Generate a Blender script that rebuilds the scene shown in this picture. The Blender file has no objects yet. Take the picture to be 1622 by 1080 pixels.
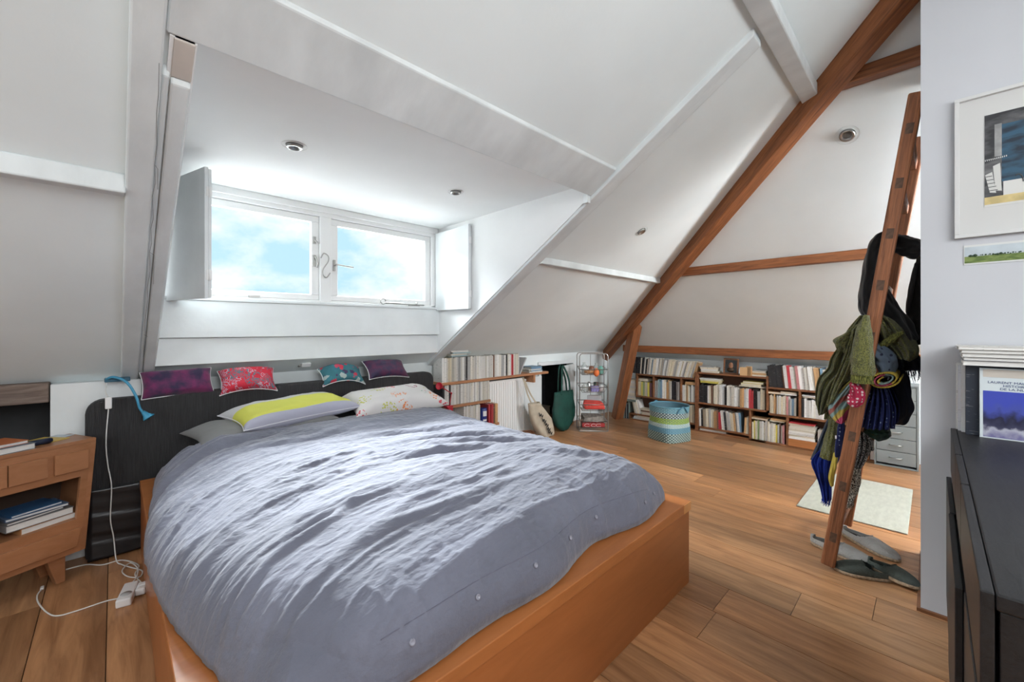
import bpy, bmesh, math, random
import numpy as np
from mathutils import Vector, Matrix, Euler
R = math.radians
PI = math.pi
random.seed(7)
SC = bpy.context.scene
COL = SC.collection

# ------------------------------------------------------------------ camera
CAMH = 1.2
FPX = 648.26                      # focal length in pixels of the 1622 px wide frame
YAW = R(45.773)                   # the long axis of the floor (X) lies this far to the side of the view
FW = Vector((math.cos(YAW), math.sin(YAW), 0))
RT = Vector((math.sin(YAW), -math.cos(YAW), 0))
cam_d = bpy.data.cameras.new('camera')
cam = bpy.data.objects.new('camera', cam_d)
COL.objects.link(cam)
cam.location = (0, 0, CAMH)
cam.rotation_euler = (R(90), 0, YAW - R(90))
cam_d.sensor_width = 36
cam_d.lens = 36 * FPX / 1622
cam_d.shift_y = -20 / 1622
cam_d.clip_start = 0.02
SC.camera = cam

# ------------------------------------------------------------------ world, lights, exposure
SC.view_settings.view_transform = 'Standard'
SC.view_settings.look = 'None'
SC.view_settings.gamma = 1
SC.view_settings.use_curve_mapping = False
SC.view_settings.exposure = 0.0
W = bpy.data.worlds.new('sky'); SC.world = W; W.use_nodes = True
nt = W.node_tree; nt.nodes.clear()
out = nt.nodes.new('ShaderNodeOutputWorld'); bg = nt.nodes.new('ShaderNodeBackground')
tc = nt.nodes.new('ShaderNodeTexCoord'); mp = nt.nodes.new('ShaderNodeMapping')
nz = nt.nodes.new('ShaderNodeTexNoise'); rp = nt.nodes.new('ShaderNodeValToRGB')
mp.inputs['Scale'].default_value = (3.0, 3.0, 5.0); mp.inputs['Location'].default_value = (1.3, .4, .2)
nz.inputs['Scale'].default_value = 1.6; nz.inputs['Detail'].default_value = 9; nz.inputs['Roughness'].default_value = .55
rp.color_ramp.elements[0].position = .40; rp.color_ramp.elements[0].color = (.56, .84, 1.06, 1)
rp.color_ramp.elements[1].position = .58; rp.color_ramp.elements[1].color = (1.08, 1.1, 1.12, 1)
bg.inputs['Strength'].default_value = 1.08
nt.links.new(tc.outputs['Generated'], mp.inputs[0]); nt.links.new(mp.outputs[0], nz.inputs[0])
nt.links.new(nz.outputs[0], rp.inputs[0]); nt.links.new(rp.outputs[0], bg.inputs[0]); nt.links.new(bg.outputs[0], out.inputs[0])

def area(name, loc, target, sx, sy, power, color=(1, 1, 1)):
    l = bpy.data.lights.new(name, 'AREA'); l.shape = 'RECTANGLE'; l.size = sx; l.size_y = sy; l.energy = power; l.color = color
    o = bpy.data.objects.new(name, l); COL.objects.link(o); o.location = loc
    o.rotation_euler = (Vector(target) - Vector(loc)).to_track_quat('-Z', 'Y').to_euler()
    return o
area('overhead_fill', (.9, -1.45, 2.12), (1.9, .9, .6), 2.8, 1.3, 102, (.95, .98, 1))  # added fill lamp behind the camera; the slope has no opening there
area('overhead_fill', (3.6, -1.3, 2.0), (3.6, 1.2, .6), 1.2, 1.0, 195, (.95, .98, 1))  # second added fill lamp, beyond the partition, brightening the hip slope
area('west_fill', (-1.9, 1.2, 1.5), (1.5, 1.4, .8), 1.4, 1.2, 22, (.95, .98, 1))  # added fill lamp on the unseen west side; the gable has no window
area('outdoor_fill', (1.9, 6.4, 4.15), (1.05, 1.7, .6), 4.5, 2.0, 3500, (.90, .95, 1))  # added area lamp outside, out of view, shining in through the dormer window

sun_d = bpy.data.lights.new('bounce_sun', 'SUN'); sun_d.energy = 48; sun_d.angle = R(.6); sun_d.color = (1, .96, .9)
bounce_sun = bpy.data.objects.new('bounce_sun', sun_d); COL.objects.link(bounce_sun); bounce_sun.rotation_euler = (R(28), 0, R(12))   # added high behind the house to light the unseen slab outside the dormer

# ------------------------------------------------------------------ node materials
MATS = {}
def mat(name, color=(.8, .8, .8), rough=.6, metal=0, var=0, vscale=8, bump=0, bscale=40, stretch=None, objcol=False,
        spec=.5, coat=0, color2=None, ramp=(.35, .65), alpha=1, sheen=0, detail=4, coord='Object', transmission=0, distort=0):
    if name in MATS: return MATS[name]
    m = bpy.data.materials.new(name); m.use_nodes = True; MATS[name] = m
    n = m.node_tree.nodes; L = m.node_tree.links; b = n['Principled BSDF']
    b.inputs['Base Color'].default_value = (*color, 1); b.inputs['Roughness'].default_value = rough
    b.inputs['Metallic'].default_value = metal; b.inputs['Specular IOR Level'].default_value = spec
    b.inputs['Coat Weight'].default_value = coat; b.inputs['Alpha'].default_value = alpha
    b.inputs['Sheen Weight'].default_value = sheen; b.inputs['Transmission Weight'].default_value = transmission
    t = n.new('ShaderNodeTexCoord'); mp = n.new('ShaderNodeMapping'); L.new(t.outputs[coord], mp.inputs[0])
    if stretch: mp.inputs['Scale'].default_value = stretch
    src = None
    if var or color2:
        z = n.new('ShaderNodeTexNoise'); z.inputs['Scale'].default_value = vscale; z.inputs['Detail'].default_value = detail
        z.inputs['Distortion'].default_value = distort
        L.new(mp.outputs[0], z.inputs[0]); r = n.new('ShaderNodeValToRGB'); L.new(z.outputs[0], r.inputs[0])
        c2 = color2 or tuple(c * (1 - var) for c in color); c1 = color if color2 else tuple(min(1, c * (1 + var * .5)) for c in color)
        r.color_ramp.elements[0].position = ramp[0]; r.color_ramp.elements[1].position = ramp[1]
        r.color_ramp.elements[0].color = (*c2, 1); r.color_ramp.elements[1].color = (*c1, 1); src = r.outputs[0]
    if objcol:
        oi = n.new('ShaderNodeObjectInfo')
        if src:
            mx = n.new('ShaderNodeMix'); mx.data_type = 'RGBA'; mx.blend_type = 'MULTIPLY'; mx.inputs[0].default_value = 1
            L.new(src, mx.inputs[6]); L.new(oi.outputs['Color'], mx.inputs[7]); src = mx.outputs[2]
        else: src = oi.outputs['Color']
    if src: L.new(src, b.inputs['Base Color'])
    if bump:
        z2 = n.new('ShaderNodeTexNoise'); z2.inputs['Scale'].default_value = bscale; z2.inputs['Detail'].default_value = 6
        L.new(mp.outputs[0], z2.inputs[0]); bp = n.new('ShaderNodeBump'); bp.inputs['Strength'].default_value = bump
        bp.inputs['Distance'].default_value = .01; L.new(z2.outputs[0], bp.inputs['Height']); L.new(bp.outputs[0], b.inputs['Normal'])
    return m
def nodes_of(m): return m.node_tree.nodes, m.node_tree.links, m.node_tree.nodes['Principled BSDF']
def wood(name, base, dark, scale=3.5, stretch=(9, 1, 9), rough=.4, bump=.12, objcol=False, coord='Object', rings=.5, spec=.4):
    if name in MATS: return MATS[name]
    m = mat(name, base, rough, spec=spec)
    n, L, b = nodes_of(m)
    t = n.new('ShaderNodeTexCoord'); mp = n.new('ShaderNodeMapping'); L.new(t.outputs[coord], mp.inputs[0]); mp.inputs['Scale'].default_value = stretch
    oi = n.new('ShaderNodeObjectInfo')
    add = n.new('ShaderNodeVectorMath'); add.operation = 'ADD'; L.new(mp.outputs[0], add.inputs[0])
    ml = n.new('ShaderNodeMath'); ml.operation = 'MULTIPLY'; ml.inputs[1].default_value = 37; L.new(oi.outputs['Random'], ml.inputs[0]); L.new(ml.outputs[0], add.inputs[1])
    z = n.new('ShaderNodeTexNoise'); z.inputs['Scale'].default_value = scale; z.inputs['Detail'].default_value = 7; z.inputs['Roughness'].default_value = .62; z.inputs['Distortion'].default_value = .8
    L.new(add.outputs[0], z.inputs[0])
    z2 = n.new('ShaderNodeTexNoise'); z2.inputs['Scale'].default_value = scale * .22; z2.inputs['Detail'].default_value = 3; L.new(add.outputs[0], z2.inputs[0])
    r = n.new('ShaderNodeValToRGB'); L.new(z.outputs[0], r.inputs[0])
    r.color_ramp.elements[0].position = .32; r.color_ramp.elements[1].position = .66
    r.color_ramp.elements[0].color = (*dark, 1); r.color_ramp.elements[1].color = (*base, 1)
    r2 = n.new('ShaderNodeValToRGB'); L.new(z2.outputs[0], r2.inputs[0]); k = 1 - rings * .5
    r2.color_ramp.elements[0].position = .3; r2.color_ramp.elements[1].position = .7
    r2.color_ramp.elements[0].color = (k, k, k, 1); r2.color_ramp.elements[1].color = (1.12, 1.1, 1.06, 1)
    mx = n.new('ShaderNodeMix'); mx.data_type = 'RGBA'; mx.blend_type = 'MULTIPLY'; mx.inputs[0].default_value = 1
    L.new(r.outputs[0], mx.inputs[6]); L.new(r2.outputs[0], mx.inputs[7]); src = mx.outputs[2]
    if objcol:
        m2 = n.new('ShaderNodeMix'); m2.data_type = 'RGBA'; m2.blend_type = 'MULTIPLY'; m2.inputs[0].default_value = 1
        L.new(src, m2.inputs[6]); L.new(oi.outputs['Color'], m2.inputs[7]); src = m2.outputs[2]
    L.new(src, b.inputs['Base Color'])
    bp = n.new('ShaderNodeBump'); bp.inputs['Strength'].default_value = bump; bp.inputs['Distance'].default_value = .004
    L.new(z.outputs[0], bp.inputs['Height']); L.new(bp.outputs[0], b.inputs['Normal'])
    return m

WHITE = mat('white_plaster', (.785, .84, .845), .85, var=.035, vscale=2.2, bump=.05, bscale=60)
WDORM = mat('dormer_plaster', (.80, .805, .80), .85, var=.03, vscale=2.2)
WPAINT = mat('white_painted_wood', (.77, .80, .805), .45, var=.05, vscale=5, bump=.10, bscale=25)
WBEAM = mat('old_white_beam_paint', (.70, .74, .745), .5, var=.13, vscale=6, bump=.45, bscale=9, stretch=(1, .5, .5), detail=7)
WCLEAN = mat('white_window_paint', (.84, .84, .83), .35)
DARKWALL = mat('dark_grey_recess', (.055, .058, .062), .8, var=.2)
FLOORW = wood('oiled_oak_planks', (.55, .29, .14), (.32, .15, .066), 3.2, (9, .9, 9), .33, .14, objcol=True, coord='Object', rings=.6)
BEAMW = wood('brown_timber', (.34, .125, .045), (.15, .05, .018), 4, (1.0, 14, 14), .5, .5, rings=.5)
SHELFW = wood('brown_shelf_wood', (.27, .115, .05), (.16, .062, .026), 4, (14, 1.2, 14), .5, .2)
PINE = wood('reddish_shelf_board', (.50, .25, .13), (.34, .15, .07), 4, (1.2, 14, 14), .5, .2)
BEDW = wood('orange_cherry_wood', (.40, .145, .045), (.33, .115, .035), 4, (1.2, 7, 7), .35, .05, rings=.2)
NIGHTW = wood('light_cherry_wood', (.38, .175, .085), (.32, .14, .062), 4, (2, 2, 6), .4, .05, rings=.2)
LADW = wood('worn_ladder_wood', (.36, .135, .055), (.13, .045, .018), 5, (34, 34, 1.0), .5, .7)
BLACKW = wood('black_painted_wood', (.02, .02, .022), (.011, .011, .012), 5, (2, 14, 14), .42, .3, spec=.35)
CHROME = mat('brushed_metal', (.42, .42, .41), .3, metal=1)
STEEL = mat('satin_nickel', (.42, .41, .39), .35, metal=1)
WPLAST = mat('white_plastic', (.8, .8, .8), .35)
PAPER = mat('book_paper', (.66, .60, .49), .9, var=.12, vscale=30, stretch=(1, 1, 14))

def cover_mat(name, axis):
    """Book cover in the object's own colour with a line of printed marks along the spine."""
    m = mat(name, (1, 1, 1), .5)
    n, L, b = nodes_of(m)
    oi = n.new('ShaderNodeObjectInfo'); t = n.new('ShaderNodeTexCoord'); mp = n.new('ShaderNodeMapping')
    L.new(t.outputs['Object'], mp.inputs[0]); mp.inputs['Scale'].default_value = (30, 30, 130) if axis == 'z' else (130, 130, 60)
    ml = n.new('ShaderNodeMath'); ml.operation = 'MULTIPLY'; ml.inputs[1].default_value = 91; L.new(oi.outputs['Random'], ml.inputs[0])
    ad = n.new('ShaderNodeVectorMath'); L.new(mp.outputs[0], ad.inputs[0]); L.new(ml.outputs[0], ad.inputs[1])
    z = n.new('ShaderNodeTexNoise'); z.inputs['Scale'].default_value = 1; z.inputs['Detail'].default_value = 2; L.new(ad.outputs[0], z.inputs[0])
    r = n.new('ShaderNodeValToRGB'); r.color_ramp.interpolation = 'LINEAR'; r.color_ramp.elements[0].position = .63; r.color_ramp.elements[1].position = .70
    r.color_ramp.elements[0].color = (0, 0, 0, 1); r.color_ramp.elements[1].color = (1, 1, 1, 1); L.new(z.outputs[0], r.inputs[0])
    mm = n.new('ShaderNodeMath'); mm.operation = 'MULTIPLY'; mm.inputs[1].default_value = .38; L.new(r.outputs[0], mm.inputs[0])
    # ink contrasts with the cover: dark on light covers, light on dark ones
    bw = n.new('ShaderNodeRGBToBW'); L.new(oi.outputs['Color'], bw.inputs[0])
    lt = n.new('ShaderNodeMath'); lt.operation = 'LESS_THAN'; lt.inputs[1].default_value = .12; L.new(bw.outputs[0], lt.inputs[0])
    ink = n.new('ShaderNodeMath'); ink.operation = 'MULTIPLY_ADD'; ink.inputs[1].default_value = .25; ink.inputs[2].default_value = .05; L.new(lt.outputs[0], ink.inputs[0])
    mx = n.new('ShaderNodeMix'); mx.data_type = 'RGBA'; L.new(mm.outputs[0], mx.inputs[0]); L.new(oi.outputs['Color'], mx.inputs[6]); L.new(ink.outputs[0], mx.inputs[7])
    L.new(mx.outputs[2], b.inputs['Base Color'])
    return m
COVER = cover_mat('book_cover_upright', 'z')
COVERH = cover_mat('book_cover_lying', 'h')

# ------------------------------------------------------------------ mesh helpers
class MB:
    def __init__(s): s.v = []; s.f = []; s.m = []; s.uv = None; s.smooth = []
    def add(s, vs, fs, mi=0, smooth=False):
        o = len(s.v); s.v += [tuple(v) for v in vs]; s.f += [tuple(i + o for i in f) for f in fs]
        s.m += [mi] * len(fs); s.smooth += [smooth] * len(fs); return s
    def box(s, x0, x1, y0, y1, z0, z1, mi=0, M=None):
        vs = [Vector(p) for p in ((x0, y0, z0), (x1, y0, z0), (x1, y1, z0), (x0, y1, z0), (x0, y0, z1), (x1, y0, z1), (x1, y1, z1), (x0, y1, z1))]
        if M: vs = [M @ v for v in vs]
        return s.add(vs, [(0, 3, 2, 1), (4, 5, 6, 7), (0, 1, 5, 4), (1, 2, 6, 5), (2, 3, 7, 6), (3, 0, 4, 7)], mi)
    def hexa(s, p, mi=0):   # eight corners in box order
        return s.add(p, [(0, 3, 2, 1), (4, 5, 6, 7), (0, 1, 5, 4), (1, 2, 6, 5), (2, 3, 7, 6), (3, 0, 4, 7)], mi)
    def prism(s, poly, d, mi=0):
        """poly: 3D points of a flat outline; d: extrusion vector."""
        n = len(poly); d = Vector(d); a = [Vector(p) for p in poly]; b = [p + d for p in a]
        return s.add(a + b, [tuple(range(n - 1, -1, -1)), tuple(range(n, 2 * n))] + [(i, (i + 1) % n, (i + 1) % n + n, i + n) for i in range(n)], mi)
    def beam(s, p0, p1, w, h, up=(0, 0, 1), mi=0):
        p0 = Vector(p0); p1 = Vector(p1); t = (p1 - p0).normalized(); up = Vector(up)
        a = t.cross(up).normalized(); b = a.cross(t).normalized(); a *= w / 2; b *= h / 2
        return s.hexa([p0 - a - b, p1 - a - b, p1 + a - b, p0 + a - b, p0 - a + b, p1 - a + b, p1 + a + b, p0 + a + b], mi)
    def tube(s, pts, r, n=8, mi=0, cap=True, closed=False):
        pts = [Vector(p) for p in pts]; N = len(pts); rs = r if isinstance(r, (list, tuple)) else [r] * N
        vs = []; prev = None
        for i, p in enumerate(pts):
            if closed: t = (pts[(i + 1) % N] - pts[i - 1]).normalized()
            else: t = (pts[min(i + 1, N - 1)] - pts[max(i - 1, 0)]).normalized()
            if prev is None:
                a = t.orthogonal().normalized()
            else:
                a = (prev - t * prev.dot(t)); a = a.normalized() if a.length > 1e-6 else t.orthogonal().normalized()
            prev = a; b = t.cross(a)
            vs += [p + (a * math.cos(2 * PI * k / n) + b * math.sin(2 * PI * k / n)) * rs[i] for k in range(n)]
        fs = []
        for i in range(N if closed else N - 1):
            j = (i + 1) % N
            fs += [(i * n + k, i * n + (k + 1) % n, j * n + (k + 1) % n, j * n + k) for k in range(n)]
        if cap and not closed: fs += [tuple(range(n - 1, -1, -1)), tuple(range((N - 1) * n, N * n))]
        return s.add(vs, fs, mi, True)
    def lathe(s, prof, c=(0, 0, 0), n=20, mi=0, M=None, cap=True):
        vs = []; N = len(prof); c = Vector(c)
        for r, z in prof:
            for k in range(n):
                v = Vector((r * math.cos(2 * PI * k / n), r * math.sin(2 * PI * k / n), z))
                vs.append((M @ v if M else v) + c)
        fs = [(i * n + k, i * n + (k + 1) % n, (i + 1) * n + (k + 1) % n, (i + 1) * n + k) for i in range(N - 1) for k in range(n)]
        if cap: fs += [tuple(range(n - 1, -1, -1)), tuple(range((N - 1) * n, N * n))]
        return s.add(vs, fs, mi, True)
    def grid(s, P, mi=0, keep=None, closed=False):
        """P: rows of points; smooth surface through them."""
        nr, nc = len(P), len(P[0]); fs = []
        for i in range(nr - 1):
            for j in range(nc if closed else nc - 1):
                if keep and not keep(i, j): continue
                k = (j + 1) % nc
                fs.append((i * nc + j, i * nc + k, (i + 1) * nc + k, (i + 1) * nc + j))
        return s.add([p for row in P for p in row], fs, mi, True)
    def mesh(s, name, mats):
        me = bpy.data.meshes.new(name); me.from_pydata([tuple(v) for v in s.v], [], s.f)
        for m in (mats if isinstance(mats, (list, tuple)) else [mats]): me.materials.append(m)
        me.polygons.foreach_set('material_index', s.m); me.polygons.foreach_set('use_smooth', s.smooth)
        bm = bmesh.new(); bm.from_mesh(me)
        bmesh.ops.recalc_face_normals(bm, faces=bm.faces); bm.to_mesh(me); bm.free()
        me.update(); return me
    def obj(s, name, mats, parent=None, bevel=0, solid=0, sub=0, segs=2, auto=False):
        return link(name, s.mesh(name, mats), parent, bevel, solid, sub, segs)
def link(name, me, parent=None, bevel=0, solid=0, sub=0, segs=2):
    o = bpy.data.objects.new(name, me); COL.objects.link(o)
    if parent: o.parent = parent
    if solid: md = o.modifiers.new('solid', 'SOLIDIFY'); md.thickness = solid; md.offset = 0
    if bevel:
        md = o.modifiers.new('bevel', 'BEVEL'); md.width = bevel; md.segments = segs; md.limit_method = 'ANGLE'; md.angle_limit = R(40)
    if sub: md = o.modifiers.new('sub', 'SUBSURF'); md.levels = sub; md.render_levels = sub
    return o
def tag(o, label, cat, group=None, kind=None):
    o['label'] = label; o['category'] = cat
    if group: o['group'] = group
    if kind: o['kind'] = kind
    return o
def thing(name, label, cat, loc=(0, 0, 0), rz=0, group=None, rot=None):
    o = bpy.data.objects.new(name, None); COL.objects.link(o); o.empty_display_size = .05
    o.location = loc; o.rotation_euler = rot or (0, 0, rz)
    return tag(o, label, cat, group)
def struct(name, mb, mats, parent=None, **k):
    o = mb.obj(name, mats, parent, **k)
    if not parent: o['kind'] = 'structure'
    return o
def box(x0, x1, y0, y1, z0, z1, mi=0, M=None): return MB().box(x0, x1, y0, y1, z0, z1, mi, M)
def copy_tree(o, parent=None):
    c = o.copy(); COL.objects.link(c); c.parent = parent
    for ch in o.children: copy_tree(ch, c)
    return c
def ray(px, py):
    u = (px - 811) / FPX; v = (520 - py) / FPX
    return FW + RT * u + Vector((0, 0, v))
CO = Vector((0, 0, CAMH))
def on_x(px, py, x): r = ray(px, py); return CO + r * (x / r.x)
def on_y(px, py, y): r = ray(px, py); return CO + r * (y / r.y)
def on_z(px, py, z=0): r = ray(px, py); return CO + r * ((z - CAMH) / r.z)
def spline(pts, n=8):
    """Catmull-Rom through pts."""
    P = [Vector(p) for p in pts]; out = []
    for i in range(len(P) - 1):
        a, b, c, d = P[max(i - 1, 0)], P[i], P[i + 1], P[min(i + 2, len(P) - 1)]
        for k in range(n):
            t = k / n
            out.append(.5 * ((2 * b) + (c - a) * t + (2 * a - 5 * b + 4 * c - d) * t * t + (3 * b - a - 3 * c + d) * t ** 3))
    out.append(P[-1]); return out

# value noise on arrays
_rs = np.random.RandomState(11); _perm = _rs.rand(256, 256)
def vnoise(x, y):
    xi = np.floor(x).astype(int); yi = np.floor(y).astype(int); fx = x - xi; fy = y - yi
    fx = fx * fx * fx * (fx * (fx * 6 - 15) + 10); fy = fy * fy * fy * (fy * (fy * 6 - 15) + 10)
    g = lambda a, b: _perm[a & 255, b & 255]
    return (g(xi, yi) * (1 - fx) + g(xi + 1, yi) * fx) * (1 - fy) + (g(xi, yi + 1) * (1 - fx) + g(xi + 1, yi + 1) * fx) * fy
def fbm(x, y, o=3):
    s = 0; a = 1; t = 0
    for i in range(o): s = s + a * vnoise(x * 2 ** i + 17 * i, y * 2 ** i + 5 * i); t += a; a *= .5
    return s / t
def ridge(x, y, o=2):
    s = 0; a = 1; t = 0
    for i in range(o): s = s + a * (1 - np.abs(2 * vnoise(x * 1.9 ** i + 31 * i, y * 1.9 ** i + 9 * i) - 1)) ** 2.2; t += a; a *= .5
    return s / t

# ------------------------------------------------------------------ room shell
ZK, YKN, M1 = .887, 3.25, .62      # north slope: height at the knee wall, its y, and its pitch
XKN, M2 = 5.02, .83                # east (hip end) slope
YR = -.2                           # ridge line
def z1(y): return ZK + M1 * (YKN - y)
def z2(x): return ZK + M2 * (XKN - x)
def hip_x(y): return XKN - (M1 / M2) * (YKN - y)
XW = -2.2; ZR = z1(YR); YS = 2 * YR - YKN
UP = (0, 0, .12)
def slope1(poly): return [(x, y, z1(y)) for x, y in poly]
DX0, DX1, DYT, DYB = .165, 2.06, 1.43, 3.07   # dormer opening in plan
cb = MB()
cb.prism(slope1([(XW, YR), (DX0, YR), (DX0, YKN + .1), (XW, YKN + .1)]), UP)
cb.prism(slope1([(DX0, YR), (DX1, YR), (DX1, DYT), (DX0, DYT)]), UP)
cb.prism(slope1([(DX0, DYB), (DX1, DYB), (DX1, YKN + .1), (DX0, YKN + .1)]), UP)
cb.prism(slope1([(DX1, YR), (hip_x(YR), YR), (hip_x(YKN + .1), YKN + .1), (DX1, YKN + .1)]), UP)
struct('ceiling', cb, WHITE)
eb = MB().prism([(XKN + .12, YKN + .22, z2(XKN + .12)), (hip_x(YR), YR, ZR), (XKN + .12, YS - .22, z2(XKN + .12))], UP)
struct('ceiling', eb, WHITE)
sb = MB().prism([(XW, YR, ZR), (hip_x(YR), YR, ZR), (XKN, YS, ZK), (XW, YS, ZK)], UP)
struct('ceiling', sb, WHITE)
struct('wall_north', MB().box(.10, 3.62, YKN, YKN + .1, 0, .90).box(3.62, 4.26, YKN, YKN + .1, .76, .90).box(4.26, 5.2, YKN, YKN + .1, 0, .90)
       .box(XW, -.23, 3.72, 3.8, 0, .9), WHITE)
struct('wall_east', box(5.1, 5.2, YS, YKN + .1, 0, .9), WHITE)
struct('wall_south', box(XW, 5.2, YS - .1, YS, 0, .9), WHITE)
gw = MB().prism([(XW, YKN + .5, 0), (XW, YS, 0), (XW, YS, ZK), (XW, YR, ZR), (XW, YKN + .5, ZK)], (-.1, 0, 0)); struct('wall_west', gw, WHITE)
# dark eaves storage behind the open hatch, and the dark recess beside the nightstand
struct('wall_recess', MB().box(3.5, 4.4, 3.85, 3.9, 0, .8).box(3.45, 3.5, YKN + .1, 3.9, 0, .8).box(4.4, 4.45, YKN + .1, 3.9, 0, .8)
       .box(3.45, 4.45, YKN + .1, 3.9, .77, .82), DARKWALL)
struct('wall_recess', MB().box(XW, -.16, 3.30, 3.70, .90, .93).box(XW, -.20, 3.60, 3.66, 0, .9).box(-.20, -.16, 3.2, 3.66, 0, .9), DARKWALL)  # first box is a lid added to keep sunlight out of the recess
struct('wall_panel', box(-.23, .115, 3.11, 3.25, 0, .915), WPAINT, bevel=.004)
# partition on the camera's side, with its baseboard
PX = 2.46
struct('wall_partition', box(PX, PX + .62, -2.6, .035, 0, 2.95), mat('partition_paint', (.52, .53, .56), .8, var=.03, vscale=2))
struct('baseboard_partition', MB().box(PX - .012, PX + .62, .035, .047, 0, .014).box(PX - .014, PX, -2.6, .035, 0, .014), SHELFW)

# floor: subfloor slab with planks as pieces
floor = struct('floor', box(XW, 5.2, YS - .1, 3.9, -.06, -.012), mat('subfloor', (.10, .055, .03), .9))
pm = {}
k = 0
rnd = random.Random(5)
x = XW
xs0 = .80 - .205 * 15
seams = [xs0 + .205 * i for i in range(37)]
for i in range(len(seams) - 1):
    xa, xb = seams[i], seams[i + 1]
    if xb < -1.1: continue
    y = YS + rnd.uniform(-1.6, 0)
    while y < 3.8:
        ln = rnd.choice([1.5, 1.8, 2.1, 2.4, .9]); ya, yb = max(y, -1.7), min(y + ln, 3.85); y += ln
        if yb - ya < .05: continue
        key = (round(yb - ya, 3))
        if key not in pm:
            pm[key] = MB().box(.0015, .2035, .001, yb - ya - .001, -.014, 0).mesh('plank', FLOORW)
        o = link('plank', pm[key], floor); o.location = (xa, ya, rnd.uniform(-.0007, 0))
        t = rnd.uniform(.86, 1.16) if rnd.random() > .14 else .66
        w = rnd.uniform(-.05, .05)
        o.color = (t * (1 + w), t, t * (1 - w), 1)

# dormer
DZ = 2.075
WY = 3.05
CX0, CX1 = DX0 + .004, DX1 - .004
struct('wall_dormer', MB().prism([(CX0, DYT + .01, z1(DYT + .01) - .015), (CX0, WY + .1, z1(WY + .1) - .015), (CX0, WY + .1, DZ + .05), (CX0, DYT + .01, DZ + .05)], (-.06, 0, 0)), WDORM)
struct('wall_dormer', MB().prism([(CX1, DYT + .01, z1(DYT + .01) - .015), (CX1, WY + .1, z1(WY + .1) - .015), (CX1, WY + .1, DZ + .05), (CX1, DYT + .01, DZ + .05)], (.05, 0, 0)), WDORM)
struct('ceiling_dormer', box(DX0 - .06, DX1 + .06, DYT - .02, WY + .25, DZ, DZ + .1), WDORM)
struct('trim_1', box(DX0, DX1, WY - .02, WY + .09, 1.145, 1.365), WPAINT, bevel=.004)
struct('trim_2', box(DX0, DX1, WY + .005, WY + .09, .985, 1.145), WPAINT, bevel=.004)
struct('trim_3', box(DX0, DX1, WY - .03, WY + .09, 1.365, 1.385), WPAINT, bevel=.005)
struct('trim_4', box(DX0, DX1, WY - .012, WY + .02, 1.145, 1.152), WPAINT)
win = bpy.data.objects.new('window_1', None); COL.objects.link(win); win['kind'] = 'structure'
fr = MB()
fr.box(.20, 2.05, 3.05, 3.15, 2.0, DZ).box(.20, 2.05, 3.05, 3.15, 1.385, 1.40).box(.20, .26, 3.05, 3.15, 1.385, 2.0).box(1.985, 2.05, 3.05, 3.15, 1.385, 2.0).box(1.055, 1.135, 3.045, 3.15, 1.385, 2.0)
fr.box(.20, 2.05, 3.035, 3.05, 2.03, DZ)
fr.obj('window_frame', WCLEAN, win, bevel=.004)
GLASS = bpy.data.materials.new('window_glass'); GLASS.use_nodes = True
n = GLASS.node_tree.nodes; L = GLASS.node_tree.links; n.clear()
o_ = n.new('ShaderNodeOutputMaterial'); tr = n.new('ShaderNodeBsdfTransparent'); gl = n.new('ShaderNodeBsdfGlossy'); mx = n.new('ShaderNodeMixShader')
gl.inputs['Roughness'].default_value = .35; mx.inputs[0].default_value = .01; tr.inputs[0].default_value = (.97, .985, .98, 1)
L.new(tr.outputs[0], mx.inputs[1]); L.new(gl.outputs[0], mx.inputs[2]); L.new(mx.outputs[0], o_.inputs[0])
for xa, xb in ((.262, 1.053), (1.137, 1.983)):
    c = MB(); t = .05
    c.box(xa, xb, 3.065, 3.105, 1.955, 1.998).box(xa, xb, 3.065, 3.105, 1.402, 1.44).box(xa, xa + t, 3.065, 3.105, 1.44, 1.955).box(xb - t, xb, 3.065, 3.105, 1.44, 1.955)
    s_ = c.obj('casement', WCLEAN, win, bevel=.004)
    g = MB().box(xa + t - .004, xb - t + .004, 3.084, 3.088, 1.436, 1.959).obj('pane', GLASS, s_)
# window ironmongery: casement catches, stay and the S-shaped hook
def hook(pts, r, nm='catch'): return MB().tube(spline(pts, 6), r, 6).obj(nm, WCLEAN if nm != 'hook' else STEEL, win)
MB().box(1.012, 1.03, 3.052, 3.066, 1.64, 1.72).tube([(1.021, 3.05, 1.71), (1.021, 3.03, 1.70), (1.035, 3.03, 1.66), (1.03, 3.03, 1.63)], .006, 6).obj('catch', STEEL, win)
MB().box(1.012, 1.03, 3.052, 3.066, 1.80, 1.85).tube([(1.021, 3.05, 1.83), (1.015, 3.03, 1.82), (1.045, 3.03, 1.80)], .005, 6).obj('catch', STEEL, win)
MB().box(1.15, 1.165, 3.05, 3.066, 1.62, 1.70).tube([(1.158, 3.05, 1.66), (1.16, 3.02, 1.665), (1.20, 2.99, 1.655), (1.27, 2.985, 1.65)], .006, 6).obj('handle', STEEL, win)
hook([(1.055, 3.03, 1.70), (1.075, 3.03, 1.735), (1.105, 3.03, 1.72), (1.105, 3.03, 1.68), (1.07, 3.03, 1.62), (1.07, 3.03, 1.58), (1.095, 3.03, 1.565), (1.12, 3.03, 1.60)], .004, 'hook')
MB().tube([(1.55, 3.04, 1.403), (1.60, 3.03, 1.403), (1.90, 3.03, 1.397)], .006, 6).tube([(1.53 + .022 * math.cos(a * .6), 3.035, 1.415 + .022 * math.sin(a * .6)) for a in range(11)], .004, 6).box(1.76, 1.86, 3.03, 3.05, 1.387, 1.40).tube([(1.83, 3.03, 1.39), (1.83, 3.03, 1.42)], .007, 6).obj('stay', STEEL, win)
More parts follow.
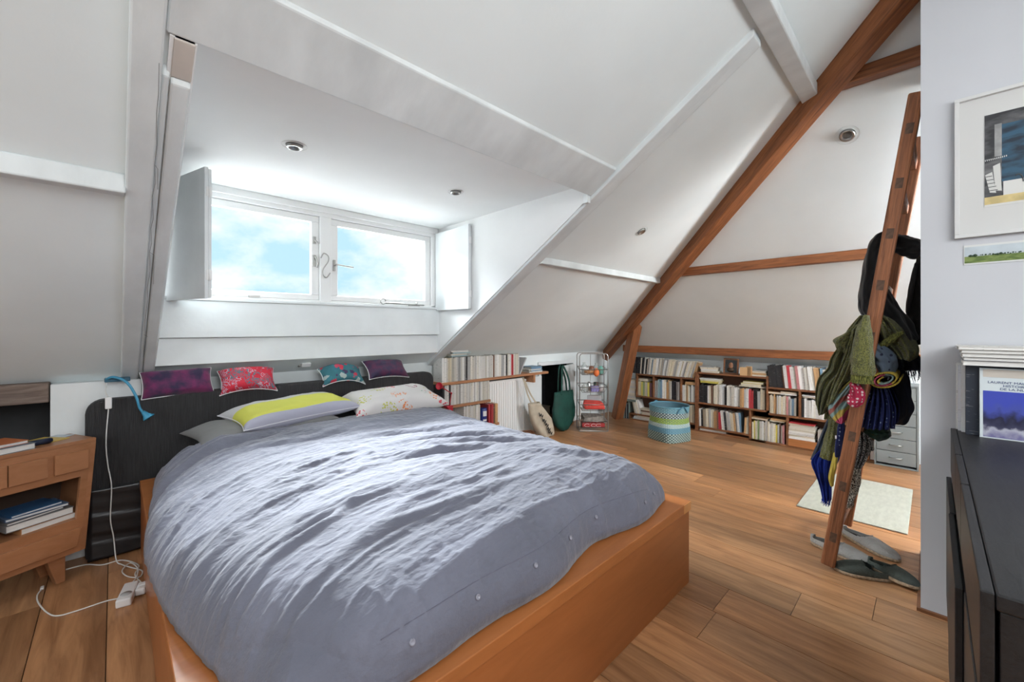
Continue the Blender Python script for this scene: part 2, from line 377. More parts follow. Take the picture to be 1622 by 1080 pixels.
MB().box(.62, .68, 3.04, 3.064, 1.40, 1.412).obj('stay', STEEL, win)

# shutters, folded back against the cheeks
def shutter(hx, hy, ex, ey, label, hinge_end):
    d = Vector((ex - hx, ey - hy, 0)); wdt = d.length; ang = math.atan2(d.y, d.x)
    t = thing('window_shutter', label, 'shutter', (hx, hy, 1.355), ang, 'white shutters of the dormer window')
    MB().box(0, wdt, -.012, .006, 0, .675).obj('leaf', WPAINT, t, bevel=.003)
    MB().box(.01, wdt - .008, .009, .024, .004, .67).obj('leaf', WPAINT, t, bevel=.003)
    for z in (.12, .55):
        MB().box(wdt - .006, wdt + .003, -.006, .02, z - .025, z + .025).tube([(wdt + .003, .007, z - .03), (wdt + .003, .007, z + .03)], .004, 6).obj('hinge', WCLEAN, t)
shutter(.22, 3.045, .345, 2.60, 'white shutter folded back beside the old white rafter, partly hidden by it', 0)
shutter(2.035, 3.045, 2.03, 2.57, 'white shutter folded flat on the dormer cheek above the book shelves', 0)

def spot(pos, normal, label, r=.055):
    nrm = Vector(normal).normalized(); q = nrm.to_track_quat('-Z', 'Y')
    t = thing('recessed_spotlight', label, 'spotlight', pos, 0, 'recessed ceiling spotlights', q.to_euler())
    MB().lathe([(r * .70, .001), (r * .70, -.006), (r * .86, -.009), (r, -.005), (r, .001)], n=28, cap=False).obj('ring', STEEL, t)
    MB().lathe([(r * .68, .0), (r * .62, .012), (r * .5, .014), (r * .38, -.002), (.001, -.004)], n=24).obj('reflector', CHROME, t)
    MB().lathe([(r * .40, -.0), (r * .34, -.007), (.001, -.009)], n=20).obj('bulb', mat('bulb_glass', (.8, .8, .78), .1), t)
spot((.62, 2.13, DZ), (0, 0, 1), 'recessed spotlight in the dormer ceiling above the shutter beside the rafter')
spot((1.57, 2.13, DZ), (0, 0, 1), 'recessed spotlight in the dormer ceiling nearer the flat-folded shutter', .05)
n1 = (0, M1, 1); n2 = (M2, 0, 1)
spot((2.885, 1.549, z1(1.549)), n1, 'small recessed spotlight in the white slope beside the brown hip beam', .05)
spot((3.218, .364, z2(3.218)), n2, 'round recessed spotlight in the hip slope beside the wooden ladder', .06)

struct('bounce_slab', box(-2.0, 5.2, 3.95, 6.2, 1.10, 1.22), mat('pale_bounce_slab', (.62, .63, .64), .8))   # unseen slab added below the sill line, bouncing sunlight onto the dormer ceiling

# ------------------------------------------------------------------ timbers
def timber(name, label, cat, mb, m, group=None, bevel=.006):
    o = mb.obj(name, m, None, bevel=bevel); return tag(o, label, cat, group)
# brown hip rafter: a box that follows the hip line, hanging below both slopes
ya, yb = -.25, 3.42
dirh = Vector((hip_x(yb) - hip_x(ya), yb - ya, z1(yb) - z1(ya))).normalized()
off = Vector((0, 0, -.055))
pA = Vector((hip_x(ya), ya, z1(ya))) + off; pB = Vector((hip_x(yb), yb, z1(yb))) + off
def local_beam(name, label, p0, p1, w, h, m, cat='beam', group=None, bevel=.006, up=(0, 0, 1)):
    """Beam as a mesh along its own X axis, so the grain follows it."""
    p0 = Vector(p0); p1 = Vector(p1); t = (p1 - p0); ln = t.length; t.normalize()
    a = t.cross(Vector(up)).normalized(); b = a.cross(t).normalized()
    o = MB().box(0, ln, -w / 2, w / 2, -h / 2, h / 2).obj(name, m, None, bevel=bevel)
    Mx = Matrix((t, -a, b)).transposed(); o.matrix_world = Matrix.Translation(p0) @ Mx.to_4x4()
    return tag(o, label, cat, group)
local_beam('hip_rafter', 'long brown hip rafter climbing diagonally between the two white slopes', pA, pB, .10, .15, BEAMW)
local_beam('timber_post', 'leaning brown timber post propping the hip rafter beside the bookcase', (4.81, 2.935, 0), (4.575, 2.49, 1.42), .11, .12, BEAMW, 'post')
def purlin2(xc, y0, y1, w, h, label): 
    return local_beam('purlin', label, (xc, y0, z2(xc) - h / 2 + .02), (xc, y1, z2(xc) - h / 2 + .02), w, h, BEAMW, group='brown purlins of the hip slope')
purlin2(3.965, .03, 1.86, .075, .075, 'middle brown purlin across the hip slope, behind the black coat')
purlin2(2.945, .03, .50, .075, .075, 'short topmost brown purlin under the ridge above the ladder')
purlin2(4.935, .03, 2.90, .08, .085, 'lowest brown purlin running just above the long bookcase')
WG = 'white painted timbers of the dormer slope'
# white header over the dormer opening
def raft(name, label, x0, x1, y0, y1, drop, m=WBEAM, lift=.02):
    """Rafter lying under the north slope between plan positions y0 (low) and y1 (high)."""
    mb = MB().hexa([(x0, y0, z1(y0) - drop), (x1, y0, z1(y0) - drop), (x1, y1, z1(y1) - drop), (x0, y1, z1(y1) - drop),
                    (x0, y0, z1(y0) + lift), (x1, y0, z1(y0) + lift), (x1, y1, z1(y1) + lift), (x0, y1, z1(y1) + lift)])
    return timber(name, label, 'beam', mb, m, WG)
raft('dormer_header', 'wide white header beam over the dormer opening', .100, 2.064, 1.437, 1.262, .016)
raft('rafter', 'white rafter along the dormer cheek above the book shelf', 2.065, 2.175, 3.24, .56, .035)
raft('rafter', 'old white rafter with cracked peeling paint between slope and dormer', .028, .098, 3.24, -.2, .05)
def on_slope(px, py, drop): q = ray(px, py); t_ = (z1(0) - drop - CAMH) / (q.z + M1 * q.y); return CO + q * t_
_rf = [o for o in COL.objects if o.name.startswith('rafter') and 'cracked peeling' in o.get('label', '')][0]
for pts in (((252, 100), (251, 150), (248, 180), (249, 230), (245, 262), (246, 290), (241, 312), (243, 345), (239, 362), (240, 385), (237, 400), (238, 430), (233, 455), (234, 475), (230, 505), (229, 530), (227, 565)),
            ((246, 262), (250, 268), (250, 300)), ((238, 400), (244, 404), (243, 450)), ((228, 530), (234, 533))):
    MB().tube([on_slope(px, py, .0505) for px, py in pts], .0007, 5).obj('paint_crack', mat('crack_grey', (.17, .165, .16), .9), _rf)  # thin grey lines for the cracks in the old paint
raft('rafter_board', 'white board nailed to the dormer side of the cracked rafter', .118, .165, 3.22, 1.54, .035)
raft('rafter_board', 'narrow cracked white strip between the old rafter and its facing board', .098, .116, 3.22, 1.53, .03)
timber('packing_block', 'small bare beige wood block under the header end at the cracked rafter', 'block',
       MB().hexa([(.118, 1.537, z1(1.537) - .020), (.165, 1.537, z1(1.537) - .020), (.165, 1.44, z1(1.44) - .020), (.118, 1.44, z1(1.44) - .020),
                  (.118, 1.537, z1(1.537) + .02), (.165, 1.537, z1(1.537) + .02), (.165, 1.44, z1(1.44) + .02), (.118, 1.44, z1(1.44) + .02)]),
       mat('bare_block', (.60, .55, .50), .7, var=.1), bevel=.002)
timber('packing_block', 'tiny white packing block under the far end of the dormer header', 'block',
       box(2.035, 2.062, 1.44, 1.475, 1.955, 2.01), WPAINT, bevel=.002)
def purlin1(x0, x1, label, y=1.93, w=.06, h=.065):
    return local_beam('purlin', label, (x0, y, z1(y) - h / 2 + .015), (x1, y, z1(y) - h / 2 + .015), w, h, WBEAM, group=WG)
purlin1(-2.1, .03, 'white purlin crossing the slope beside the cracked rafter')
purlin1(2.17, 4.02, 'thin white purlin between the dormer rafter and the brown hip rafter', 1.95, .055, .05)
local_beam('purlin', 'white purlin high on the slope meeting the brown hip rafter', (.1, .50, z1(.50) - .022), (2.97, .50, z1(.50) - .022), .085, .07, WBEAM, group=WG)
# lower edge timber in the recess beside the nightstand
local_beam('wall_plate', 'weathered grey-brown timber over the dark recess behind the nightstand', (-2.1, 3.17, .875), (-.235, 3.17, .875), .10, .10,
           wood('weathered_timber', (.25, .19, .16), (.11, .075, .06), 4, (1, 12, 12), .7, .5))
t = thing('slope_latch', 'small white catch on the slope under the window ledge', 'catch', (.995, 3.145, z1(3.145)), 0, None, (R(-32) * -1, 0, 0))
MB().box(-.03, .03, -.012, .012, -.03, 0).obj('body', WPLAST, t, bevel=.003)
MB().tube([(-.035, 0, -.012), (-.05, 0, -.03)], .006, 8).obj('knob', STEEL, t)
# ------------------------------------------------------------------ bed
bed = thing('bed_frame', 'wide orange wooden box bed frame under the grey duvet', 'bed', (0, 0, 0))
BX0, BX1, BY0, BY1, BZ = .10, 1.955, .797, 2.96, .386
MB().box(BX0 + .05, BX1, BY0, BY0 + .14, BZ - .042, BZ).obj('foot_ledge', BEDW, bed, bevel=.003)
MB().box(BX1 - .14, BX1, BY0 + .141, BY1, BZ - .042, BZ).obj('side_ledge', BEDW, bed, bevel=.003)
MB().box(BX0, BX0 + .13, BY0 + .141, BY1, BZ - .042, BZ).obj('side_ledge', BEDW, bed, bevel=.003)
MB().box(BX0, BX0 + .049, BY0, BY0 + .14, BZ - .042, BZ).obj('foot_ledge', BEDW, bed, bevel=.003)
BEDP = wood('orange_cherry_panel', (.36, .125, .04), (.30, .10, .03), 3, (1.2, 7, 7), .3, .03, rings=.15)
MB().box(BX0 + .004, BX1 - .004, BY0 + .006, BY0 + .026, 0, BZ - .043).obj('foot_panel', BEDP, bed, bevel=.002)
MB().box(BX1 - .024, BX1 - .004, BY0 + .027, BY1, 0, BZ - .043).obj('side_panel', BEDP, bed, bevel=.002)
MB().box(BX0 + .004, BX0 + .024, BY0 + .027, BY1, 0, BZ - .043).obj('side_panel', BEDP, bed, bevel=.002)
MB().box(BX1 - .075, BX1 - .001, BY0 - .0015, BY0 + .02, BZ - .041, BZ - .001).obj('corner_joint', wood('pale_end_grain', (.62, .30, .11), (.55, .25, .09), 4, (3, 3, 3), .4, .05), bed)
mt = tag(MB().box(BX0 + .2, BX1 - .2, BY0 + .24, 2.95, .26, .46).obj('mattress', mat('mattress_ticking', (.75, .75, .74), .9), None, bevel=.04, segs=4), 'white mattress hidden inside the box frame under the duvet', 'mattress')

# headboard: padded black panel standing on the floor between bed and eaves wall
HBM = mat('black_ribbed_cloth', (.026, .026, .028), .62, var=.35, vscale=40, stretch=(6, 1, .25), bump=.7, bscale=60, detail=3)
hb = thing('headboard', 'long black padded headboard with rounded corners behind the bed', 'headboard', (0, 0, 0))
HX0, HX1, HZ = -.105, 1.985, .828
def round_rect(x0, x1, z0, z1, r, n=6, lower=True):
    P = []
    for cx, cz, a0 in ((x1 - r, z1 - r, 0), (x0 + r, z1 - r, 90)): P += [(cx + r * math.cos(R(a0 + 90 * k / n)), cz + r * math.sin(R(a0 + 90 * k / n))) for k in range(n + 1)]
    rr = .03
    for cx, cz, a0 in ((x0 + rr, z0 + rr, 180), (x1 - rr, z0 + rr, 270)): P += [(cx + rr * math.cos(R(a0 + 90 * k / n)), cz + rr * math.sin(R(a0 + 90 * k / n))) for k in range(n + 1)]
    return P
MB().prism([(x, 3.005, z) for x, z in round_rect(HX0, HX1, .005, HZ, .07)], (0, .085, 0)).obj('padding', HBM, hb, bevel=.014, segs=4)
sheet = MB()
P = []
for i in range(30):
    z = .01 + i / 29 * .36
    P.append([(HX0 + .01 + j / 40 * .75, 2.998 - .006 * math.sin(z * 38 + j * .09) * (1 - z / .4) - .003 * math.sin(z * 90 + j * .23), z) for j in range(41)])
sheet.grid(P).obj('loose_cover', mat('black_satin_cover', (.014, .014, .016), .28, bump=.15, bscale=12), hb, solid=.002)

# duvet: a puffed rounded sheet with folds, displaced along its own normals
N = 420
u = np.linspace(-1, 1, N); v = np.linspace(-1, 1, N); U, V = np.meshgrid(u, v)
U = np.sign(U) * (1 - (1 - np.abs(U)) ** 1.15); V = np.sign(V) * (1 - (1 - np.abs(V)) ** 1.15)
ku = np.where(V < 0, .17, .34)
us = U * np.sqrt(1 - ku * V * V / 2); vs = V * np.sqrt(1 - ku * U * U / 2); us /= us.max(); vs /= vs.max()
X = .99 + .915 * us; Y = 1.875 + 1.03 * vs
X = X + .02 * np.sin(Y * 3.1 + .5) * (np.abs(U) ** 3)
X = np.where((U < 0), X + .125 * np.clip(1.95 - Y, 0, 1.0) ** 1.2 * np.clip(-U, 0, 1) ** 1.5, X)
Y = Y + .022 * np.sin(X * 5.3 + 1.2) * (np.abs(V) ** 3) + .016 * np.sin(X * 11) * (np.abs(V) ** 6)
e = np.maximum(np.abs(U), np.abs(V)); e2 = (np.abs(U) ** 7 + np.abs(V) ** 7) ** (1 / 6.0); e2 = np.clip(e2 / 1.0, 0, 1.12)
em = np.clip(.5 * e + .5 * np.minimum(e2, 1), 0, 1)
pe = 4.6 + 4.4 * np.clip(-V, 0, 1) ** 2 + 2.5 * np.clip(U, 0, 1) ** 2
prof = (1 - em ** pe) ** .5
Z = .392 + .212 * prof
Z += .05 * np.exp(-((Y - 2.62) / .24) ** 2) * prof + .02 * np.exp(-(((X - .95) / .5) ** 2 + ((Y - 1.7) / .6) ** 2))
Z -= .035 * np.exp(-((Y - 2.30) / .10) ** 2) * np.exp(-((X - 1.15) / .5) ** 2)
Z += .035 * (fbm(X * 2.1 + 3, Y * 2.1, 2) - .5) * prof
hx = .30 * np.exp(-(X - .08) / .32)
C = Y + hx + .05 * (fbm(X * 1.7 + 9, Y * 1.7 + 4, 2) - .5) * 2
A = X
big = ridge(A * 1.5 + 2, C * 4.6 + 1, 2); mid = ridge(A * 3.2 + 7, C * 12.5, 2); fine = ridge(A * 9 + .9, C * 33 + 3, 2)
cross = ridge(X * 15 + Y * 5, Y * 11 - X * 6, 2)
low = np.clip(fbm(X * 2.3 + 1, Y * 2.3 + 7, 2) * 1.6 - .25, 0.15, 1)
edge = np.clip((1 - em) / .05, 0, 1)
leftw = 1 + 1.1 * np.exp(-(X - .05) / .22)
D = (.017 * (big - .3) + .0125 * (mid - .3) * (.35 + low) * leftw + .005 * (fine - .3) * leftw + .003 * (cross - .3) * (.4 + low)) * (.25 + .75 * edge)
foot = np.clip(1 - (1 + V) / .26, 0, 1) ** .6
D += foot * (.013 * (ridge(X * 7 + 2, Y * 2 + X, 2) - .35) + .006 * (ridge(X * 17 + Y * 6, Y * 11 + 3 - X * 5, 2) - .3)) * np.clip(edge * 3 + .3, 0, 1)
# strong sag folds near the far corner, as in a duvet pulled over the bed's side
for (cx, cy, ang, ln, wd, am) in ((1.30, 1.75, -12, .30, .028, -.022), (1.45, 1.55, -20, .28, .026, -.020), (1.12, 1.58, -8, .25, .022, -.018), (1.2, 2.02, -5, .34, .03, -.022),
                                  (.55, 1.35, 18, .25, .02, .018), (.45, 1.60, 30, .22, .018, .016), (.38, 1.25, 35, .2, .018, .016), (.75, 1.15, 10, .3, .024, .016), (1.55, 1.2, -35, .25, .03, .018), (1.0, 1.25, 5, .3, .025, .014),
                                  (.45, 2.45, 25, .30, .03, -.018), (.65, 2.30, 12, .32, .025, -.016)):
    ca, sa = math.cos(R(ang)), math.sin(R(ang)); a = (X - cx) * ca + (Y - cy) * sa; b = -(X - cx) * sa + (Y - cy) * ca + .03 * np.sin(a * 9)
    D += am * np.exp(-(a / ln) ** 2) * (np.exp(-(b / wd) ** 2) - .5 * np.exp(-((b - wd * 1.8) / wd) ** 2))
Pn = np.stack([X, Y, Z], -1)
du = np.gradient(Pn, axis=1); dv = np.gradient(Pn, axis=0); nn = np.cross(du, dv); nn /= np.linalg.norm(nn, axis=-1, keepdims=True) + 1e-9
nn[nn[..., 2] < -.2] *= -1
Pn = Pn + nn * D[..., None]
Pn[..., 2] = np.maximum(Pn[..., 2], .389)
me = bpy.data.meshes.new('duvet')
idx = np.arange(N * N).reshape(N, N)
quads = np.stack([idx[:-1, :-1], idx[:-1, 1:], idx[1:, 1:], idx[1:, :-1]], -1).reshape(-1, 4)
me.from_pydata(Pn.reshape(-1, 3).tolist(), [], quads.tolist())
DUV = mat('grey_lilac_linen', (.136, .142, .186), .82, var=.18, vscale=3.2, bump=.5, bscale=42, stretch=(.8, 1.7, 1.2), sheen=.25, detail=3)
me.materials.append(DUV); me.polygons.foreach_set('use_smooth', [True] * len(me.polygons))
duvet = tag(link('duvet', me, None, solid=.006), 'crumpled lilac-grey linen duvet spread over the whole bed', 'duvet')
BTN = mat('grey_shell_button', (.26, .26, .31), .3)
rowv = Pn[6]                       # a row just above the hem at the foot
for tx in (.50, .70, .92, 1.12, 1.32, 1.62, 1.74):
    j = int(np.argmin(np.abs(rowv[:, 0] - tx))); p = Vector(rowv[j]); nv = Vector(nn[6, j])
    q = nv.to_track_quat('Z', 'Y').to_matrix()
    MB().lathe([(.0075, -.001), (.0075, .003), (.005, .004), (.004, .002), (.001, .002)], p + nv * .005, 14, M=q).obj('button', BTN, duvet)
# stitched seam line above the hem
sm = [tuple(Vector(Pn[11, j]) + Vector(nn[11, j]) * .0035) for j in range(70, 370, 4)]
MB().tube(sm, .0010, 5).obj('seam', mat('seam_thread', (.12, .12, .16), .9), duvet)

# ------------------------------------------------------------------ pillows
def flower_mat(name, base, cols, scale, thr=.30, rings=False, bump=.15, dots=0):
    m = mat(name, base, .8, bump=bump, bscale=8); n, L, b = nodes_of(m)
    t = n.new('ShaderNodeTexCoord'); nz = n.new('ShaderNodeTexNoise'); nz.inputs['Scale'].default_value = scale * 1.2; nz.inputs['Detail'].default_value = 2
    L.new(t.outputs['Object'], nz.inputs[0])
    ad = n.new('ShaderNodeMix'); ad.data_type = 'RGBA'; ad.inputs[0].default_value = .06 if not rings else .12; L.new(t.outputs['Object'], ad.inputs[6]); L.new(nz.outputs[1], ad.inputs[7])
    vo = n.new('ShaderNodeTexVoronoi'); vo.inputs['Scale'].default_value = scale; vo.inputs['Randomness'].default_value = .8; L.new(ad.outputs[2], vo.inputs[0])
    cr = n.new('ShaderNodeValToRGB'); cr.color_ramp.interpolation = 'CONSTANT'
    sp = n.new('ShaderNodeSeparateColor'); L.new(vo.outputs['Color'], sp.inputs[0]); L.new(sp.outputs[0], cr.inputs[0])
    els = cr.color_ramp.elements
    while len(els) < len(cols): els.new(.5)
    for i, c in enumerate(cols): els[i].position = i / len(cols); els[i].color = (*c, 1)
    th = n.new('ShaderNodeValToRGB'); th.color_ramp.interpolation = 'CONSTANT'
    if rings:
        w = n.new('ShaderNodeMath'); w.operation = 'SINE'; w2 = n.new('ShaderNodeMath'); w2.operation = 'MULTIPLY'; w2.inputs[1].default_value = 22
        L.new(vo.outputs['Distance'], w2.inputs[0]); L.new(w2.outputs[0], w.inputs[0]); L.new(w.outputs[0], th.inputs[0]); th.color_ramp.elements[1].position = .25
        th.color_ramp.elements[0].color = (0, 0, 0, 1); th.color_ramp.elements[1].color = (1, 1, 1, 1)
    else:
        L.new(vo.outputs['Distance'], th.inputs[0]); th.color_ramp.elements[1].position = thr
        th.color_ramp.elements[0].color = (1, 1, 1, 1); th.color_ramp.elements[1].color = (0, 0, 0, 1)
        e3 = th.color_ramp.elements.new(.07); e3.color = (.9, .9, .9, 1)
        th.color_ramp.elements[0].position = 0
    mx = n.new('ShaderNodeMix'); mx.data_type = 'RGBA'; fac = th.outputs[0]
    if dots:
        v2 = n.new('ShaderNodeTexVoronoi'); v2.inputs['Scale'].default_value = dots; L.new(t.outputs['Object'], v2.inputs[0])
        t2 = n.new('ShaderNodeMath'); t2.operation = 'LESS_THAN'; t2.inputs[1].default_value = .42; L.new(v2.outputs['Distance'], t2.inputs[0])
        t3 = n.new('ShaderNodeMath'); t3.operation = 'MULTIPLY'; L.new(t2.outputs[0], t3.inputs[0]); L.new(fac, t3.inputs[1]); fac = t3.outputs[0]
    L.new(fac, mx.inputs[0]); mx.inputs[6].default_value = (*base, 1); L.new(cr.outputs[0], mx.inputs[7])
    L.new(mx.outputs[2], b.inputs['Base Color']); return m
def pillow_mesh(name, a, b, t, m, n=44, pinch=.10, seed=0, wr=.012, pw=.5):
    """Pillow in its own frame: X wide, Y deep, Z thick."""
    rs = seed * 3.7
    u = np.linspace(-1, 1, n); Ug, Vg = np.meshgrid(u, u)
    Ug = np.sin(Ug * PI / 2); Vg = np.sin(Vg * PI / 2)
    x = a * Ug * (1 - pinch * (1 - Vg ** 2) * np.abs(Ug) ** 3 ) ; y = b * Vg * (1 - pinch * 1.3 * (1 - Ug ** 2) * np.abs(Vg) ** 3)
    h = t * (np.clip(1 - Ug ** 4, 0, 1) ** pw) * (np.clip(1 - Vg ** 4, 0, 1) ** pw)
    w = wr * (ridge(x * 7 + rs, y * 7 + rs, 2) - .3) * (h > 0)
    edge = np.clip(h / t * 2, 0, 1)
    mb = MB()
    mb.grid([[(x[i, j], y[i, j], h[i, j] + w[i, j] * edge[i, j]) for j in range(n)] for i in range(n)])
    mb.grid([[(x[i, j], y[i, j], -h[i, j] * .7 - .0005) for j in range(n)] for i in range(n)])
    border = [(x[0, j], y[0, j], 0) for j in range(n)] + [(x[i, -1], y[i, -1], 0) for i in range(1, n)] + [(x[-1, j], y[-1, j], 0) for j in range(n - 2, -1, -1)] + [(x[i, 0], y[i, 0], 0) for i in range(n - 2, 0, -1)]
    return mb, border
def pillow(name, label, a, b, t, loc, rot, m, piping=None, group=None, cat='pillow', bend=0, **k):
    mb, border = pillow_mesh(name, a, b, t, m, **k)
    if bend:
        f = lambda p: (p[0], p[1], p[2] - bend * (p[0] / a) ** 2 + 0)
        mb.v = [f(p) for p in mb.v]; border = [f(p) for p in border]
    t_ = thing(name, label, cat, loc, 0, group, tuple(R(q) for q in rot))
    mb.obj('cover', m, t_)
    if piping: MB().tube(border, .0032, 6, closed=True).obj('piping', piping, t_)
    return t_
PGREY = mat('grey_pillowcase', (.2, .2, .2), .85, bump=.4, bscale=9)
pillow('pillow', 'plain dark grey pillow poking out under the duvet by the headboard', .36, .20, .055, (.64, 2.77, .625), (2, -3, 6), PGREY, seed=1)
# yellow and pale grey pillow: the band is dyed into the cloth
PY = mat('yellow_band_pillowcase', (.64, .64, .68), .75, bump=.25, bscale=8); n, L, b = nodes_of(PY)
tcn = n.new('ShaderNodeTexCoord'); sx = n.new('ShaderNodeSeparateXYZ'); L.new(tcn.outputs['Object'], sx.inputs[0])
rr = n.new('ShaderNodeMapRange'); rr.inputs['From Min'].default_value = -.2; rr.inputs['From Max'].default_value = .2; L.new(sx.outputs['Y'], rr.inputs[0])
cr = n.new('ShaderNodeValToRGB'); cr.color_ramp.interpolation = 'CONSTANT'; L.new(rr.outputs[0], cr.inputs[0])
els = cr.color_ramp.elements; els[0].color = (.38, .38, .46, 1); els[1].position = .15; els[1].color = (.55, .55, .085, 1); e3 = els.new(.64); e3.color = (.48, .48, .50, 1)
L.new(cr.outputs[0], b.inputs['Base Color'])
pillow('pillow', 'pale grey pillow with a bright yellow band lying on the duvet', .345, .185, .07, (.80, 2.755, .69), (5, -2, 9), PY, mat('piping_grey', (.6, .6, .64), .8), seed=2)
PF = flower_mat('flower_pillowcase', (.60, .575, .56), [(.60, .575, .56), (.55, .02, .04), (.70, .20, .05), (.60, .575, .56), (.45, .45, .05), (.25, .02, .08), (.60, .575, .56), (.60, .42, .06), (.52, .02, .04), (.10, .32, .20)], 8.5, .48, dots=55)
pillow('pillow', 'white pillow printed with red, yellow and green flowers', .335, .20, .085, (1.46, 2.72, .67), (9, -1, -6), PF, None, seed=3, wr=.018)
# small cushions riding on top of the headboard
CG = 'small cushions along the top of the headboard'
WP = mat('white_piping', (.8, .8, .8), .7)
CP1 = mat('violet_watercolour_velvet', (.16, .015, .09), .8, color2=(.025, .015, .055), ramp=(.38, .62), vscale=14, detail=3, sheen=.2, bump=.3, bscale=14)
CP4 = mat('dark_plum_cloth', (.075, .01, .05), .75, color2=(.02, .012, .05), ramp=(.4, .6), vscale=22, sheen=.2)
CP2 = flower_mat('red_rose_cloth', (.55, .02, .045), [(.50, .32, .40), (.46, .30, .38), (.60, .02, .05), (.10, .16, .20)], 19, rings=True)
CP3 = flower_mat('teal_flower_cloth', (.03, .14, .17), [(.55, .02, .05), (.40, .45, .42), (.03, .16, .20), (.05, .015, .07), (.50, .05, .10)], 20, .42)
pillow('cushion', 'long violet and blue mottled cushion with white piping on the headboard', .162, .080, .058, (.268, 3.045, .885), (62, -1, 2), CP1, WP, CG, 'cushion', seed=4, wr=.012, pinch=.06)
pillow('cushion', 'red cushion with grey-pink roses slumped over the headboard', .155, .088, .05, (.615, 3.03, .880), (52, 0, -2), CP2, WP, CG, 'cushion', bend=.03, seed=5, wr=.012)
pillow('cushion', 'teal and violet cushion with red flowers on the headboard', .155, .085, .038, (1.215, 3.03, .873), (42, 2, 0), CP3, WP, CG, 'cushion', bend=.045, seed=6, wr=.010)
pillow('cushion', 'dark plum cushion with white piping at the bookshelf end of the headboard', .175, .09, .045, (1.565, 3.045, .878), (46, 2, 3), CP4, WP, CG, 'cushion', bend=.012, seed=7, wr=.008)

# ------------------------------------------------------------------ nightstand
ns = thing('nightstand', 'light cherry wood nightstand with tapered sides and an open niche', 'nightstand', (-.061, 2.891, 0), math.atan2(.439, .899))
# local: x along the front (the front's far upper corner at x = 0), y into the piece, z up
HT, HB, WT = .66, .13, .455
def fx(side, z):    # side edge of the front at height z (the sides taper inwards)
    k = (HT - z) / (HT - HB) * .042
    return -k if side else -WT + k
def panel(z0, z1, s0, s1, y0, y1):
    return [(s0(z0), y0, z0), (s1(z0), y0, z0), (s1(z0), y1, z0), (s0(z0), y1, z0), (s0(z1), y0, z1), (s1(z1), y0, z1), (s1(z1), y1, z1), (s0(z1), y1, z1)]
L_ = lambda d: (lambda z: fx(0, z) + d); R_ = lambda d: (lambda z: fx(1, z) + d)
DP = .225
MB().hexa(panel(HT - .018, HT, L_(0), R_(0), 0, DP)).obj('top', NIGHTW, ns, bevel=.002)
MB().hexa(panel(HB, HT - .018, L_(0), L_(.018), 0, DP)).obj('side_panel', NIGHTW, ns)
MB().hexa(panel(HB, HT - .018, R_(-.018), R_(0), 0, DP)).obj('side_panel', NIGHTW, ns)
MB().hexa(panel(HB, HB + .018, L_(.018), R_(-.018), 0, DP)).obj('bottom_panel', NIGHTW, ns)
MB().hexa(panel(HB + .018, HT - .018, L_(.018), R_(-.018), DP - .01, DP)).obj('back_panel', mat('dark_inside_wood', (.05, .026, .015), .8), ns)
ff = MB()   # front frame around the drawers and the niche
ff.hexa(panel(.486, HT - .018, L_(.018), R_(-.018), 0, .016)).hexa(panel(HB + .018, .288, L_(.018), R_(-.018), 0, .016))
ff.hexa(panel(.288, .486, L_(.018), lambda z: -.40, 0, .016)).hexa(panel(.288, .486, lambda z: -.058 - (.486 - z) * .08, R_(-.018), 0, .016))
ff.obj('front_frame', NIGHTW, ns)
MB().hexa(panel(.27, .288, L_(.018), R_(-.018), .016, DP - .01)).obj('niche_floor', NIGHTW, ns)
for a, b_ in ((-.42, -.30), (-.296, -.176), (-.153, -.036)):
    MB().box(a, b_, -.015, 0, .521, .613).obj('drawer', NIGHTW, ns, bevel=.0015)
MB().hexa([(-.382, -.015, .16), (-.078, -.015, .16), (-.078, 0, .16), (-.382, 0, .16), (-.392, -.015, .245), (-.062, -.015, .245), (-.062, 0, .245), (-.392, 0, .245)]).obj('drawer', NIGHTW, ns, bevel=.0015)
for xa, xb, dx in ((-.10, -.165, .03), (-.405, -.34, -.03)):
    for y0, dy in ((.03, -.0), (.17, .0)):
        lo, hi = min(xa, xb), max(xa, xb)
        MB().hexa([(xa - .01 if 0 else lo + (.035 if dx > 0 else 0), y0, 0), (hi - (0 if dx > 0 else .035), y0, 0), (hi - (0 if dx > 0 else .035), y0 + .04, 0), (lo + (.035 if dx > 0 else 0), y0 + .04, 0),
                   (lo, y0, HB), (hi, y0, HB), (hi, y0 + .04, HB), (lo, y0 + .04, HB)]).obj('leg', NIGHTW, ns, bevel=.002)
NM = Matrix.Translation((-.061, 2.891, 0)) @ Matrix.Rotation(math.atan2(.439, .899), 4, 'Z')
NR = math.atan2(.439, .899)
def lying(label, loc, rz, w, d, t, col, m=None, pages=True, group=None, name='book', cat='book'):
    mb = MB()
    if pages and t > .008:
        mb.box(-w / 2, w / 2, -d / 2, d / 2, 0, .0018).box(-w / 2, w / 2, -d / 2, d / 2, t - .0018, t).box(-w / 2, -w / 2 + .002, -d / 2, d / 2, .0018, t - .0018)
        mb.box(-w / 2 + .002, w / 2 - .003, -d / 2 + .003, d / 2 - .003, .0018, t - .0018, 1)
    else: mb.box(-w / 2, w / 2, -d / 2, d / 2, 0, t)
    o = mb.obj(name, [m or COVERH, PAPERW], None); o.location = loc; o.rotation_euler = (0, 0, rz); o.color = (*col, 1)
    return tag(o, label, cat, group)
PAPERW = mat('white_page_edges', (.72, .71, .68), .85, var=.10, vscale=40, stretch=(1, 1, 12))
def nloc(x, y, z): return NM @ Vector((x, y, z))
NB = 'books and papers on the nightstand'
lying('thick white-paged book lying lowest on the nightstand top', nloc(-.335, .09, .66), NR + .1, .25, .17, .026, (.10, .13, .16), group=NB)
lying('book with orange-brown cover lying on the thick white book', nloc(-.335, .10, .686), NR + .14, .22, .15, .014, (.45, .13, .04), group=NB)
